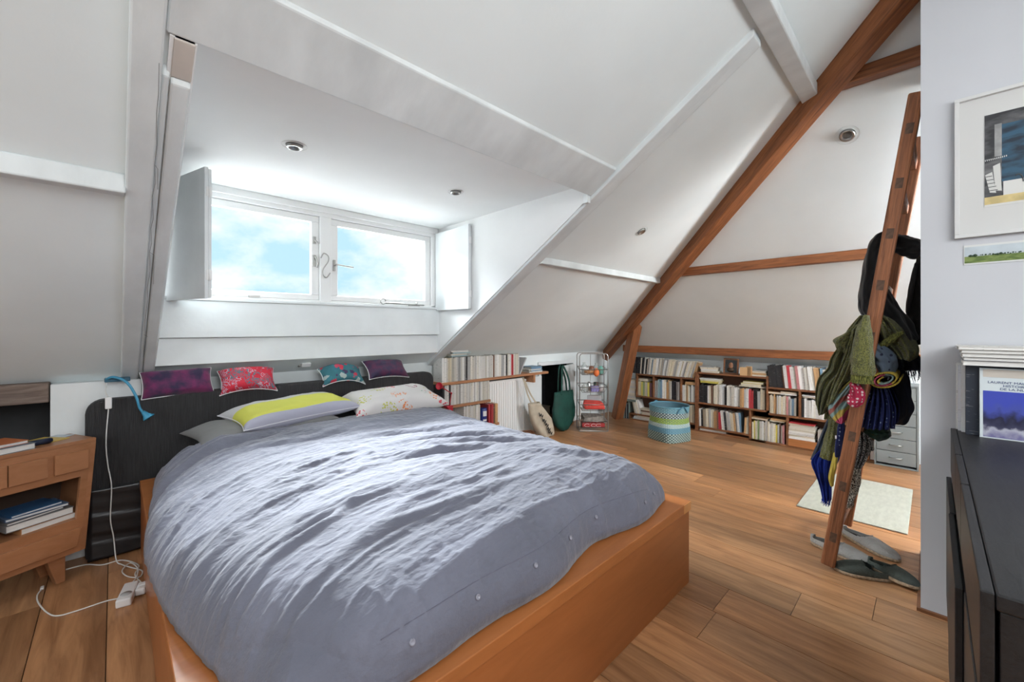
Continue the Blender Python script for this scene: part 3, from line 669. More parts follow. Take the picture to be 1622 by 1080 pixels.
lying('pale blue leaflet at the back of the nightstand top', nloc(-.32, .185, .66), NR - .05, .26, .07, .006, (.40, .50, .62), pages=False, group=NB, name='leaflet', cat='leaflet')
lying('yellow printed map lying at the back of the nightstand top', nloc(-.13, .15, .66), NR + .3, .12, .13, .004, (.60, .42, .08), pages=False, group=NB, name='map', cat='map')
lying('white and blue card beside the yellow map on the nightstand', nloc(-.075, .175, .66), NR + .5, .11, .075, .003, (.55, .62, .68), pages=False, group=NB, name='card', cat='card')
o = MB().tube([(-.05, 0, .014), (.05, 0, .014)], .013, 12).tube([(.045, 0, .014), (.056, 0, .014)], .010, 12).obj('spectacle_case', mat('navy_case', (.012, .02, .05), .35)); o.location = nloc(-.185, .07, .66); o.rotation_euler = (0, 0, NR + .05)
tag(o, 'small dark navy case beside the books on the nightstand', 'case')
zz = .288
for i, (w, d, t, col, dx, rz, lab) in enumerate((
        (.20, .17, .026, (.42, .20, .08), .03, .06, 'orange-edged book at the bottom of the niche pile'),
        (.22, .17, .030, (.20, .20, .20), .0, .02, 'thick grey book second from the bottom in the niche'),
        (.19, .16, .010, (.12, .12, .12), -.02, .10, 'thin dark magazine in the middle of the niche pile'),
        (.20, .15, .012, (.10, .14, .22), .0, -.05, 'slim white-edged book near the top of the niche pile'),
        (.17, .14, .010, (.03, .10, .22), -.01, .08, 'blue covered book on top of the niche pile'))):
    lying(lab, nloc(-.185 + dx, .105, zz + .0005), NR + rz, w, d, t, col, group='books piled in the nightstand niche'); zz += t + .001

# ------------------------------------------------------------------ blue clamp lamp with its cord, power strip
BLUE = mat('blue_lamp_plastic', (.05, .28, .45), .35)
lp = thing('reading_lamp', 'blue gooseneck reading lamp clipped to the wall panel above the headboard', 'lamp', (0, 0, 0))
MB().box(-.035, .065, 3.02, 3.085, .916, .936).obj('base', mat('dark_blue_base', (.02, .10, .16), .4), lp, bevel=.004)
neck = spline([(-.03, 3.03, .93), (0, 2.99, .945), (.05, 2.96, .915), (.085, 2.95, .84), (.10, 2.95, .775), (.117, 2.95, .745)], 8)
MB().tube(neck, .0065, 8).obj('neck', BLUE, lp)
q = Vector((.55, -.25, -.8)).to_track_quat('Z', 'Y').to_matrix()
MB().lathe([(.008, 0), (.012, .012), (.014, .022), (.026, .040), (.027, .046), (.020, .044), (.001, .040)], (.112, 2.95, .755), 20, M=q).obj('lamp_head', BLUE, lp)
WC = mat('white_cable', (.72, .72, .70), .45)
cd = thing('lamp_cord', 'white lamp cord hanging down the black headboard with an inline switch', 'cord', (0, 0, 0))
a1 = spline([(-.025, 3.02, .915), (-.03, 2.96, .88), (-.02, 2.965, .845)], 6); MB().tube(a1, .0026, 6).obj('cord', WC, cd)
MB().box(-.032, -.006, 2.955, 2.975, .785, .845).obj('switch', WPLAST, cd, bevel=.005).rotation_euler = (0, 0, 0)
a2 = spline([(-.019, 2.965, .785), (-.028, 2.965, .62), (-.022, 2.97, .5), (-.008, 2.97, .38), (-.012, 2.96, .22), (.00, 2.95, .12), (.01, 2.90, .02), (.03, 2.86, .006), (.06, 2.80, .005),
             (.10, 2.72, .005), (.09, 2.66, .005), (.05, 2.70, .006), (.03, 2.78, .008), (.06, 2.84, .010), (.085, 2.75, .012), (.08, 2.66, .012), (.066, 2.60, .02)], 8)
MB().tube(a2, .0028, 6).obj('cord', WC, cd)
tag(MB().tube(spline([(-.17, 3.0, .0035), (-.10, 2.99, .0035), (-.04, 2.93, .0035), (.03, 2.92, .0035), (.09, 2.80, .0035), (.075, 2.70, .0035), (.095, 2.57, .01), (.075, 2.55, .03)], 8), .0032, 6).obj('cable', WC),
    'grey-white cable running from behind the nightstand to the power strip', 'cable')
wc = thing('charging_cable', 'white charging cable curving over the floor from the power strip', 'cable', (0, 0, 0))
MB().tube(spline([(.085, 2.50, .035), (.05, 2.50, .006), (-.02, 2.53, .003), (-.10, 2.53, .003), (-.165, 2.54, .003), (-.20, 2.60, .003), (-.235, 2.72, .003), (-.245, 2.80, .004), (-.235, 2.85, .005)], 10), .0028, 6).obj('cable', WC, wc)
MB().box(-.242, -.230, 2.845, 2.875, .001, .009).obj('plug', WPLAST, wc, bevel=.002)
ps = thing('power_strip', 'white power strip on the floor beside the bed', 'power strip', (.045, 2.50, 0), R(78))
MB().box(-.075, .075, -.026, .026, 0, .035).obj('body', WPLAST, ps, bevel=.006)
MB().lathe([(.019, .035), (.019, .0365), (.001, .0365)], (-.03, 0, 0), 18).obj('socket', mat('socket_grey', (.45, .45, .45), .5), ps)
for xx in (.035, -.0): MB().box(xx - .017, xx + .017, -.062, -.0265, .004, .034).obj('plug', WPLAST, ps, bevel=.006)
# ------------------------------------------------------------------ books and bookcases
PAL = dict(w=(.70, .69, .66), c=(.62, .56, .44), k=(.018, .018, .02), b=(.16, .27, .38), g=(.38, .38, .37), r=(.42, .035, .045), y=(.60, .52, .10),
           o=(.50, .30, .14), p=(.50, .22, .22), n=(.16, .08, .05), m=(.20, .10, .13), t=(.30, .42, .44), e=(.28, .36, .18), s=(.60, .585, .55))
CNAME = dict(w='white', c='cream', k='black', b='blue', g='grey', r='red', y='yellow', o='tan', p='pinkish', n='brown', m='mauve', t='pale teal', e='green', s='off-white')
ORD = 'first second third fourth fifth sixth seventh eighth ninth tenth eleventh twelfth thirteenth fourteenth fifteenth sixteenth seventeenth eighteenth nineteenth twentieth'.split()
TENS = ['', '', 'twenty', 'thirty', 'forty']
def ordn(i):
    if i <= 20: return ORD[i - 1]
    t_, u_ = divmod(i, 10)
    return {2: 'twentieth', 3: 'thirtieth', 4: 'fortieth'}[t_] if u_ == 0 else TENS[t_] + '-' + ORD[u_ - 1]
bkm = {}
rb = random.Random(21)
def book_mesh(t, d, h):
    key = (round(t, 3), round(d, 2), round(h, 3))
    if key not in bkm:
        c = .0012 if t < .012 else .002; mb = MB()
        mb.box(0, t, 0, c, 0, h).box(0, c, c, d, 0, h).box(t - c, t, c, d, 0, h).box(c, t - c, c, d - .004, .003, h - .003, 1)
        bkm[key] = mb.mesh('book', [COVER, PAPER])
    return bkm[key]
def row(seq, start, length, zbase, axis, depth0, hmin, hmax, where, group, end, lean=None, d=(.11, .15), tilt=0, kind='paperback', inset=(0, .02), hgt=None):
    """A row of standing books. axis 'E': faces west, runs towards -y from start; axis 'N': faces south, runs towards +x."""
    n = len(seq); where = where.replace('the long shelf over the radiator', 'the long shelf'); ws = [rb.uniform(.75, 1.3) * (1.15 if ch in 'kw' else 1) for ch in seq]; k = length / sum(ws); pos = 0
    for i, ch in enumerate(seq):
        t = round(ws[i] * k, 3); t = max(.006, t - .0006); h = round(rb.uniform(hmin, hmax), 2 if hmax - hmin > .02 else 3); dd = round(rb.uniform(*d), 2)
        if hgt: h = hgt(i, h)
        o = bpy.data.objects.new(kind if kind == 'magazine' else 'book', book_mesh(t, dd, h)); COL.objects.link(o)
        ins = rb.uniform(*inset)
        ln = R(lean(i, n)) if lean else R(rb.uniform(-.6, .6))
        if axis == 'E': o.location = (depth0 + ins, start - pos, zbase + .0005 + max(0, -math.sin(ln)) * 0 + (t * math.sin(abs(ln)) if ln > 0 else 0)); o.rotation_euler = (0, 0, R(-90))
        else: o.location = (start + pos, depth0 + ins, zbase + .0005 + (t * math.sin(abs(ln)) if ln > 0 else 0)); o.rotation_euler = (0, 0, 0)
        if ln: o.rotation_euler = (Matrix.Rotation(o.rotation_euler.z, 3, 'Z') @ Matrix.Rotation(ln, 3, 'Y')).to_euler()
        v_ = rb.uniform(.82, 1.12); c = PAL[ch]
        if ch in 'wcs' and rb.random() < .3: c = tuple(a * b for a, b in zip(c, (.86, .84, .78)))
        o.color = (c[0] * v_, c[1] * v_, c[2] * v_, 1)
        tag(o, f"{CNAME[ch]} {kind}, {ordn(i + 1)} from the {end}, {where}", 'magazine' if kind == 'magazine' else 'book', group)
        pos += ws[i] * k
def stack(items, c, zbase, axis, where, group, jit=.02):
    """Books lying flat; items: (colour letter, width, thickness). Front edge faces the room."""
    z = zbase + .0005
    for i, (ch, w, t) in enumerate(items):
        d_ = rb.uniform(.12, .15); pg = rb.random() < .45
        mb = MB(); mb.box(-w / 2, w / 2, 0, d_, 0, .0018).box(-w / 2, w / 2, 0, d_, t - .0018, t)
        if pg: mb.box(-w / 2 + .003, w / 2 - .003, .003, d_ - .003, .0018, t - .0018, 1).box(-w / 2, w / 2, d_ - .003, d_, .0018, t - .0018)
        else: mb.box(-w / 2, w / 2, 0, .002, .0018, t - .0018).box(-w / 2 + .003, w / 2 - .003, .002, d_ - .003, .0018, t - .0018, 1)
        o = mb.obj('book', [COVERH, PAPER], None)
        j = rb.uniform(-jit, jit)
        if axis == 'E': o.location = (c[0] + rb.uniform(0, .012), c[1] + j, z); o.rotation_euler = (0, 0, R(-90 + rb.uniform(-4, 4)))
        else: o.location = (c[0] + j, c[1] + rb.uniform(0, .012), z); o.rotation_euler = (0, 0, R(rb.uniform(-4, 4)))
        cc = PAL[ch]; v_ = rb.uniform(.85, 1.1); o.color = (cc[0] * v_, cc[1] * v_, cc[2] * v_, 1)
        lv = 'lying alone' if len(items) == 1 else ('lowest of the pile' if i == 0 else 'topmost of the pile' if i == len(items) - 1 else f'{ordn(i + 1)} up in the pile')
        tag(o, f"{CNAME[ch]} book {lv}, {where}", 'book', group)
        z += t + .0008
# the east bookcases; front plane FXE, boards run along y
FXE, DE = 4.885, .17
def case(label, shelves, uprights, back=None, loc=(FXE, 0, 0)):
    t = thing('bookcase', label, 'bookcase', (FXE, 0, 0))
    for y0, y1, z in shelves: MB().box(0, DE, y1, y0, z - .018, z).obj('shelf', SHELFW, t, bevel=.0015)
    for y, z0, z1_ in uprights: MB().box(0, DE, y - .018, y, z0, z1_).obj('upright', SHELFW, t, bevel=.0015)
    if back: MB().box(DE, DE + .006, back[1], back[0], back[2], back[3]).obj('back_panel', mat('dark_case_back', (.09, .04, .022), .8), t)
    return t
case('low brown bookcase section nearest the timber post', [(2.70, 1.945, .612), (2.70, 1.945, .327), (2.80, 1.945, .085), (2.80, 1.945, .018)],
     [(2.70, .330, .594), (2.12, .330, .594), (1.943, .0, .69), (2.80, .018, .067), (2.47, .330, .594)], (2.8, 1.945, .0, .60))
case('tall middle bookcase section holding the small framed picture', [(1.922, 1.215, .690), (1.922, 1.215, .340), (1.90, 1.375, .062), (1.90, 1.215, .018)],
     [(1.925, .0, .672), (1.213, .342, .70), (1.375, .0, .320)], (1.925, 1.2, 0, .69))
case('low bookcase section running on behind the hung clothes', [(1.193, .35, .590), (1.193, .35, .318), (1.355, .35, .018)],
     [(.930, .320, .572), (1.035, .018, .300), (.60, .018, .572)], (1.36, .35, 0, .59))
tag(box(FXE - .003, FXE + .02, .40, 1.016, .019, .088).obj('plinth_board', wood('orange_plinth', (.50, .20, .07), (.40, .15, .05), 4, (12, 1, 12)), None), 'orange plank laid under the pile of flat books behind the clothes', 'board')
GA = 'books in the bookcase beside the post'; GB_ = 'books in the middle bookcase'; GC_ = 'books in the bookcase behind the clothes'
F0 = FXE + .012
row('ppkkkkkkckkwkcgwcbccwgcwcgwgwc', 2.81, .54, .612, 'E', F0, .19, .21, 'top row of its bookcase', GA, 'post', lean=lambda i, n: 2 + 9 * i / n)
row('ccsgcwcwgcsccgo', 2.27, .31, .612, 'E', F0, .185, .20, 'slanting run ending the top row', GA, 'upright books', lean=lambda i, n: 12 + 6 * i / n)
row('ccyecwymm', 2.68, .19, .327, 'E', F0, .17, .19, 'small bay beside the post', GA, 'post')
stack([('c', .15, .016), ('c', .13, .014)], (F0, 2.60), .518, 'E', 'on the small bay books beside the post', GA)
row('gwttbwcwoocwkkkgw', 2.45, .31, .327, 'E', F0, .21, .235, 'wide bay near the post', GA, 'pile end')
row('wwcoocwgwwg', 2.10, .15, .327, 'E', F0, .18, .20, 'bay beside the tall bookcase', GA, 'divider')
stack([('o', .14, .018), ('o', .12, .014)], (F0, 2.02), .530, 'E', 'above the bay beside the tall middle bookcase', GA)
row('cccwccwcc', 2.16, .20, .085, 'E', F0, .20, .215, 'bottom shelf behind the basket', GA, 'basket')
row('cscw', 2.73, .09, .085, 'E', F0, .17, .19, 'bottom shelf beside the post', GA, 'post', lean=lambda i, n: -14)
stack([('c', .16, .018), ('w', .15, .015), ('n', .13, .02), ('c', .15, .018)], (F0, 2.56), .087, 'E', 'bottom shelf beside the basket', GA)
stack([('b', .26, .012), ('w', .24, .014), ('w', .24, .010), ('c', .2, .012)], (F0 - .02, 2.60), .018, 'E', 'on the floor board beside the basket', GA)
# piles on the floor between the case and the post
stack([(c_, .17, .021) for c_ in 'csccwscscwsc'], (F0 + .0, 2.80), .262, 'E', 'tall pile just beside the timber post', GA, jit=.008)
MB_ = MB().box(0, DE, 2.708, 2.89, .225, .262).box(0, .16, 2.712, 2.73, .0, .225).box(0, .16, 2.872, 2.889, 0, .225)
t = thing('low_stand', 'small grey-green stand carrying the book pile beside the post', 'stand', (FXE, 0, 0))
MB().box(0, DE, 2.708, 2.89, .235, .260).obj('top_board', mat('grey_green_board', (.16, .20, .18), .6), t); MB().box(0, .16, 2.872, 2.889, 0, .235).obj('side', mat('grey_green_board'), t); MB().box(.0, .16, 2.806, 2.812, 0, .235).obj('side', mat('grey_green_board'), t)
row('kgbkgc', 2.865, .055 * 1.0, .0, 'E', F0, .18, .21, 'on the floor under the pile', GA, 'post')
# middle case
stack([('c', .19, .019), ('w', .17, .018), ('c', .18, .02), ('g', .16, .012)], (F0, 1.80), .690, 'E', 'on top of the middle bookcase beside the picture', GB_)
pf = thing('picture_frame', 'small brown framed dark portrait leaning on the middle bookcase', 'picture', (F0 + .03, 1.57, .690), 0, None, (0, R(8), 0))
for a in ((-.078, -.062, 0, .175), (.062, .078, 0, .175)): MB().box(0, .012, a[0], a[1], a[2], a[3]).obj('frame_side', SHELFW, pf)
for z0 in (0, .159): MB().box(0, .012, -.062, .062, z0, z0 + .016).obj('frame_rail', SHELFW, pf)
pp = MB().box(.006, .011, -.062, .062, .016, .159).obj('picture', mat('dark_portrait_ground', (.03, .035, .035), .5, var=.5, vscale=20), pf)
MB().lathe([(.001, 0), (.028, .0005), (.030, .002), (.001, .003)], (.0045, .002, .095), 16, M=Matrix.Rotation(R(90), 3, 'Y') @ Matrix.Diagonal((1.25, .8, 1))).obj('portrait_face', mat('warm_face', (.28, .13, .07), .6, var=.4, vscale=40), pp)
MB().lathe([(.001, 0), (.035, .0005), (.001, .002)], (.0045, .004, .048), 16, M=Matrix.Rotation(R(90), 3, 'Y') @ Matrix.Diagonal((.7, 1, 1))).obj('portrait_shoulder', mat('dull_garment', (.10, .06, .035), .6), pp)
ob = thing('book', 'thick tan paperback standing fanned open beside the small picture', 'book', (F0, 1.405, .6905), R(-78), GB_)
mb = MB()
for i in range(9):
    a = R(-26 + i * 5.5); mb.prism([(0, .0, 0), (.11 * math.cos(a) - .055, .11 * math.sin(a) + .01, 0), (.11 * math.cos(a) - .055, .11 * math.sin(a) + .016, 0), (0, .008, 0)], (0, 0, .088 + .012 * math.sin(i * .35)))
mb.obj('page_block', mat('tan_pages', (.52, .34, .17), .85, var=.2, vscale=60), ob)
MB().box(-.058, .058, -.012, -.0105, 0, .09).obj('cover', mat('tan_cover', (.50, .30, .14), .7), ob)
stack([('w', .17, .015), ('o', .15, .020), ('c', .13, .018), ('g', .12, .008)], (F0, 1.285), .690, 'E', 'on the middle bookcase, clothes end', GB_)
row('kkkkwcnccwwgkwwswwsoowwrrkkgcc', 1.905, .675, .340, 'E', F0, .19, .225, 'upper shelf of the middle bookcase', GB_, 'post side')
stack([('y', .20, .022), ('y', .22, .016), ('w', .22, .016)], (F0, 1.785), .568, 'E', 'post side of the middle bookcase', GB_)
stack([('w', .26, .010), ('y', .20, .026), ('y', .20, .022)], (F0, 1.345), .568, 'E', 'clothes side of the middle bookcase', GB_)
row('wkccccgccoonrrwwkwgccogwb', 1.90, .45, .062, 'E', F0, .19, .215, 'lower shelf of the middle bookcase', GB_, 'post side', lean=lambda i, n: -1.5 if i < 14 else -5)
row('oc', 1.425, .048, .062, 'E', F0 - .02, .17, .18, 'end of the lower middle shelf', GB_, 'packed books', lean=lambda i, n: 3)
stack([('w', .28, .028)], (F0 - .005, 1.74), .018, 'E', 'under the lowest shelf of the middle bookcase', GB_)
# clothes end
row('kkkkknwrwwpwwwwwoobwwwcwc', 1.185, .60, .590, 'E', F0, .21, .235, 'top row by the clothes', GC_, 'middle bookcase', lean=lambda i, n: -6 if i < 18 else -3)
row('cccoogcwcwcpwgbw', 1.188, .235, .318, 'E', F0, .17, .20, 'middle shelf beside the tall section', GC_, 'tall section')
stack([('o', .15, .02)], (F0, 1.125), .522, 'E', 'over the cream books beside the tall section', GC_)
stack([('w', .14, .012), ('o', .14, .020)], (F0, 1.005), .522, 'E', 'beside the divider behind the clothes', GC_)
row('kwswwwwwwcwwww', .906, .28, .318, 'E', F0, .17, .19, 'shelf behind the clothes', GC_, 'divider')
stack([('w', .2, .014), ('w', .18, .012)], (F0, .80), .512, 'E', 'middle shelf directly behind the clothes', GC_)
row('cycewwcwcwwcygnwp', 1.35, .30, .018, 'E', F0, .17, .21, 'bay beside the flat pile', GC_, 'middle bookcase')
stack([('o', .15, .018)], (F0, 1.28), .232, 'E', 'over the bottom bay near the middle bookcase', GC_)
stack([('c', .13, .014), ('o', .15, .018)], (F0, 1.12), .232, 'E', 'over the bottom bay, nearer the flat pile', GC_)
stack([(c_, .215, t_) for c_, t_ in zip('wcswcwscr', (.022, .018, .02, .016, .02, .018, .016, .018, .01))], (F0, .91), .089, 'E', 'flat pile above the orange plank', GC_, jit=.006)
row('wcwwcgc', .78, .16, .018, 'E', F0, .18, .20, 'bottom bay behind the scarf', GC_, 'flat pile')

# north shelves of magazines between bed and hatch
SY = 3.06
PINEX = PINE
t = thing('wall_shelf', 'long reddish board shelf loaded with white magazines over the radiator', 'shelf', (0, 0, 0))
MB().box(2.10, 3.56, SY, 3.245, .685, .71).obj('board', PINEX, t, bevel=.002)
MB().box(3.33, 3.36, SY + .02, 3.06 + .17, .60, .684).obj('bracket', PINEX, t)
t = thing('wall_shelf', 'short reddish board shelf of magazines below the long one', 'shelf', (0, 0, 0))
MB().box(2.15, 2.685, SY, 3.245, .47, .495).obj('board', PINEX, t, bevel=.002)
t = thing('wall_shelf', 'lowest board shelf carrying white magazines beside the bed', 'shelf', (0, 0, 0))
MB().box(2.15, 2.80, SY, 3.245, .225, .25).obj('board', PINEX, t, bevel=.002)
GN = 'magazines on the shelves beside the bed'
row('wwsccsswsggwwgkggwssswwwswswsssnswwwggwkswsrrwscs', 2.115, .98, .710, 'N', SY + .01, .215, .225, 'on the long shelf over the radiator', GN, 'bed', kind='magazine', d=(.14, .15), inset=(0, .006))
f = tag(MB().prism([(3.10, SY + .01, .7105), (3.112, SY + .01, .7105), (3.215, SY + .01, .88), (3.20, SY + .01, .885)], (0, .15, 0)).obj('folder', mat('grey_folder', (.42, .42, .42), .7), None), 'grey folder leaning outward at the end of the magazine row', 'folder')
stack([('w', .20, .014), ('b', .18, .012), ('w', .19, .010), ('b', .17, .016), ('b', .16, .010)], (3.36, SY + .01), .710, 'N', 'at the free end of the long shelf', GN)
stack([('t', .19, .013), ('w', .2, .012), ('t', .2, .013), ('w', .2, .014)], (2.32, SY + .012), .937, 'N', 'lying over the magazines beside the bed', GN)
row('kwwkwswssgwswswswwgwwsgwswwsw', 2.12, .56, .495, 'N', SY + .01, .183, .187, 'on the short shelf beside the bed', GN, 'bed', kind='magazine', d=(.14, .15), inset=(0, .006))
row('wswwswsswsw', 2.36, .20, .25, 'N', SY + .01, .205, .215, 'on the lowest shelf beside the bed', GN, 'bed', kind='magazine', d=(.14, .15), inset=(0, .006))
row('rrno', 2.66, .12, .25, 'N', SY - .01, .19, .20, 'on the lowest shelf against the radiator', GN, 'blue tin', kind='book', d=(.14, .15))
stack([('n', .16, .02), ('c', .17, .018)], (2.27, SY), .25, 'N', 'on the lowest shelf by the duvet', GN)
tn = thing('tin', 'blue tin with a white label on the lowest shelf', 'tin', (2.61, SY + .03, .2505))
MB().lathe([(.036, 0), (.037, .003), (.037, .16), (.034, .166), (.001, .166)], n=20).obj('body', mat('blue_tin', (.02, .04, .22), .3), tn)
lb = MB()
for z0, z1_, a0, a1 in ((.09, .14, -130, -60), (.04, .06, -130, -60)):
    P = [[(.0376 * math.cos(R(a0 + (a1 - a0) * j / 8)), .0376 * math.sin(R(a0 + (a1 - a0) * j / 8)), z) for j in range(9)] for z in (z0, z1_)]; lb.grid(P)
lb.obj('label', WPLAST, tn)
# red clip lamp
RED = mat('red_lamp_paint', (.48, .012, .03), .35)
rl = thing('reading_lamp', 'small red jointed clip lamp on the shelf beside the headboard', 'lamp', (0, 0, 0))
MB().tube([(2.157, 2.99, .622), (2.143, 3.0, .51)], .0045, 8).obj('lower_arm', RED, rl); MB().tube([(2.157, 2.99, .622), (2.045, 2.985, .69)], .0045, 8).obj('upper_arm', RED, rl)
q = Vector((-1, -.5, .25)).to_track_quat('Z', 'Y').to_matrix()
MB().lathe([(.010, -.03), (.018, -.025), (.020, .0), (.032, .03), (.029, .03), (.001, .012)], (2.035, 2.98, .697), 18, M=q).obj('lamp_head', RED, rl)
MB().box(2.11, 2.175, 2.985, 3.05, .4955, .512).box(2.115, 2.165, 2.975, 3.02, .44, .4945).tube([(2.14, 2.99, .44), (2.14, 2.99, .40)], .01, 8).obj('clamp', RED, rl, bevel=.003)
MB().tube([(2.151, 2.982, .622), (2.163, 2.998, .622)], .008, 10).obj('joint', RED, rl)
# radiator under the shelf, white board, hatch with its open door
rd = thing('radiator', 'white ribbed panel radiator under the magazine shelf', 'radiator', (0, 0, 0))
MB().box(2.735, 3.275, 3.165, 3.20, .06, .655).obj('panel', WCLEAN, rd, bevel=.006)
for i in range(16):
    MB().box(2.757 + i * .0325, 2.757 + i * .0325 + .018, 3.158, 3.166, .09, .63).obj('rib', WCLEAN, rd, bevel=.0035)
MB().box(2.735, 3.275, 3.165, 3.235, .655, .664).obj('top_grille', mat('dark_grille', (.05, .05, .05), .5), rd)
MB().tube([(3.29, 3.19, .62), (3.315, 3.19, .62)], .014, 12).tube([(3.29, 3.19, .07), (3.29, 3.19, .0)], .008, 8).obj('valve', WPLAST, rd, bevel=0)
struct('trim_5', box(3.33, 3.62, 3.215, 3.249, .0, .64), WPAINT, bevel=.003)
struct('trim_6', MB().box(3.58, 3.625, 3.225, 3.249, 0, .77).box(3.58, 4.27, 3.225, 3.249, .755, .80).box(4.24, 4.275, 3.225, 3.249, 0, .755), WPAINT, bevel=.003)
dr = bpy.data.objects.new('door_1', None); COL.objects.link(dr); dr['kind'] = 'structure'; dr.location = (4.24, 3.22, .02); dr.rotation_euler = (0, 0, R(180 + 17))
MB().box(0, .38, -.012, .012, 0, .725).obj('door_leaf', WPAINT, dr, bevel=.002)
for z in (.12, .6): MB().box(-.006, .02, .012, .02, z - .03, z + .03).obj('hinge', STEEL, dr)

# ------------------------------------------------------------------ bags
GREENC = mat('bottle_green_canvas', (.003, .055, .04), .7, var=.25, vscale=14, bump=.4, bscale=16)
def wavy_bag(name, prof, cx, cy, m, parent, nfold=3, amp=.12, n=40, seed=0, lean=None):
    """prof: rows (z, half width along x, half depth along y, dx)."""
    P = []
    for (z, a, b, dx) in prof:
        P.append([(cx + dx + a * math.copysign(abs(math.cos(t_)) ** .8, math.cos(t_)), cy + b * math.sin(t_) * (1 + amp * math.sin(nfold * t_ + seed + z * 9)) - .006 * math.sin(5 * t_ + z * 20), z)
                  for t_ in (2 * PI * k / n for k in range(n))])
    mb = MB(); mb.grid(P, closed=True); mb.add(P[0], [tuple(range(n))], 0)
    return mb.obj(name, m, parent, solid=.002)
gb = thing('tote_bag', 'bottle green tote bag hanging from the open hatch door', 'bag', (0, 0, 0))
wavy_bag('body', [(.005, .05, .02, .0), (.02, .085, .035, 0), (.08, .15, .05, 0), (.16, .185, .055, 0), (.26, .19, .055, 0), (.36, .175, .045, .0), (.44, .168, .028, .0), (.462, .165, .022, 0)], 3.79, 3.02, GREENC, gb, 2, .25)
for s_, yy in ((-1, 2.995), (1, 3.045)):
    P = spline([(3.79 - .07, yy, .43), (3.79 - .055, yy + .01, .60), (3.79 - .03 + .03, 3.055 + s_ * .02, .755), (3.79 + .07, yy + .01, .60), (3.79 + .085, yy, .43)], 6)
    mb = MB(); rows = []
    for i, p in enumerate(P):
        tdir = (P[min(i + 1, len(P) - 1)] - P[max(i - 1, 0)]).normalized(); side = tdir.cross(Vector((0, 1, 0))).normalized() * .014
        rows.append([tuple(p - side), tuple(p + side)])
    mb.grid(rows); mb.obj('strap', GREENC, gb, solid=.003)
COTTON = mat('unbleached_cotton', (.50, .43, .33), .9, var=.15, vscale=10, bump=.5, bscale=12)
tb = thing('tote_bag', 'cream cotton tote bag with black print slumped beside the radiator', 'bag', (0, 0, 0))
wavy_bag('body', [(.003, .10, .05, .12), (.03, .12, .055, .11), (.10, .14, .06, .07), (.2, .15, .06, .02), (.30, .12, .05, -.04), (.38, .09, .035, -.08), (.40, .085, .03, -.09)], 3.33, 2.99, COTTON, tb, 3, .3, seed=2)
for dx in (0, .07):
    P = spline([(3.18 + dx, 2.97, .40), (3.17 + dx * .6, 3.02, .50), (3.155 + dx * .2, 3.05, .62), (3.15, 3.07, .675)], 6); rows = [[(p.x - .011, p.y, p.z), (p.x + .011, p.y, p.z)] for p in P]
    MB().grid(rows).obj('strap', COTTON, tb, solid=.003)
INK = mat('black_ink', (.02, .02, .02), .8)
for i, (x_, z_, w_) in enumerate(((3.25, .285, .05), (3.30, .22, .07), (3.34, .17, .08), (3.37, .12, .09), (3.40, .075, .08))):
    MB().tube(spline([(x_ + .016 * k, 2.925 - .003 * (k % 2) , z_ + .016 * ((-1) ** k) - .008 * k) for k in range(5)], 5), .0045, 5).obj('printed_mark', INK, tb)
t = thing('leather_bag', 'crumpled brown leather bag on the floor below the radiator', 'bag', (0, 0, 0))
P = []
for i in range(12):
    z = .003 + i / 11 * .125; r_ = (1 - (i / 11) ** 3) ** .5 + .05
    P.append([(3.10 + .15 * r_ * math.cos(a) * (1 + .08 * math.sin(4 * a + z * 20)), 2.99 + .075 * r_ * math.sin(a) * (1 + .1 * math.sin(3 * a)), z) for a in (2 * PI * k / 28 for k in range(28))])
mb = MB().grid(P, closed=True); mb.add(P[-1], [tuple(range(28))]); mb.obj('body', mat('brown_leather', (.16, .06, .025), .5, var=.3, bump=.4, bscale=8), t)
MB().tube(spline([(3.00, 2.95, .10), (3.04, 2.93, .13), (3.12, 2.93, .135), (3.17, 2.95, .10)], 5), .006, 6).obj('handle', mat('brown_leather'), t)
t = thing('storage_box', 'pale cardboard box inside the dark eaves hatch', 'box', (3.86, 3.50, 0))
MB().box(-.12, .12, -.1, .1, 0, .20).obj('body', mat('dim_card', (.30, .26, .20), .8), t, bevel=.003); MB().box(-.125, .125, -.105, .105, .201, .215).obj('lid', mat('dim_card'), t)

# ------------------------------------------------------------------ wire rack with its contents
rk = thing('wire_rack', 'free-standing chrome wire rack of four hanging baskets', 'rack', (4.08, 2.825, 0), R(-45))
RWD, RD, RH = .165, .11, .905      # half width, half depth, height
def rr_loop(y): 
    return [(x_, y, z_) for x_, z_ in ((-RWD, .02), (-RWD, RH - .03), (-RWD + .012, RH - .008), (-RWD + .03, RH), (RWD - .03, RH), (RWD - .012, RH - .008), (RWD, RH - .03), (RWD, .02), (RWD, .0045), (-RWD, .0045))]
for y in (-RD, RD): MB().tube(rr_loop(y), .006, 6, closed=True).obj('frame', CHROME, rk)
for x_ in (-RWD, RWD): MB().tube([(x_, -RD, .0045), (x_, RD, .0045)], .004, 6).obj('rail', CHROME, rk)
MB().tube([(0, RD, .0045), (0, RD, RH)], .003, 6).obj('rail', CHROME, rk)
RZ = ((.655, .74), (.45, .535), (.235, .33), (.04, .135))
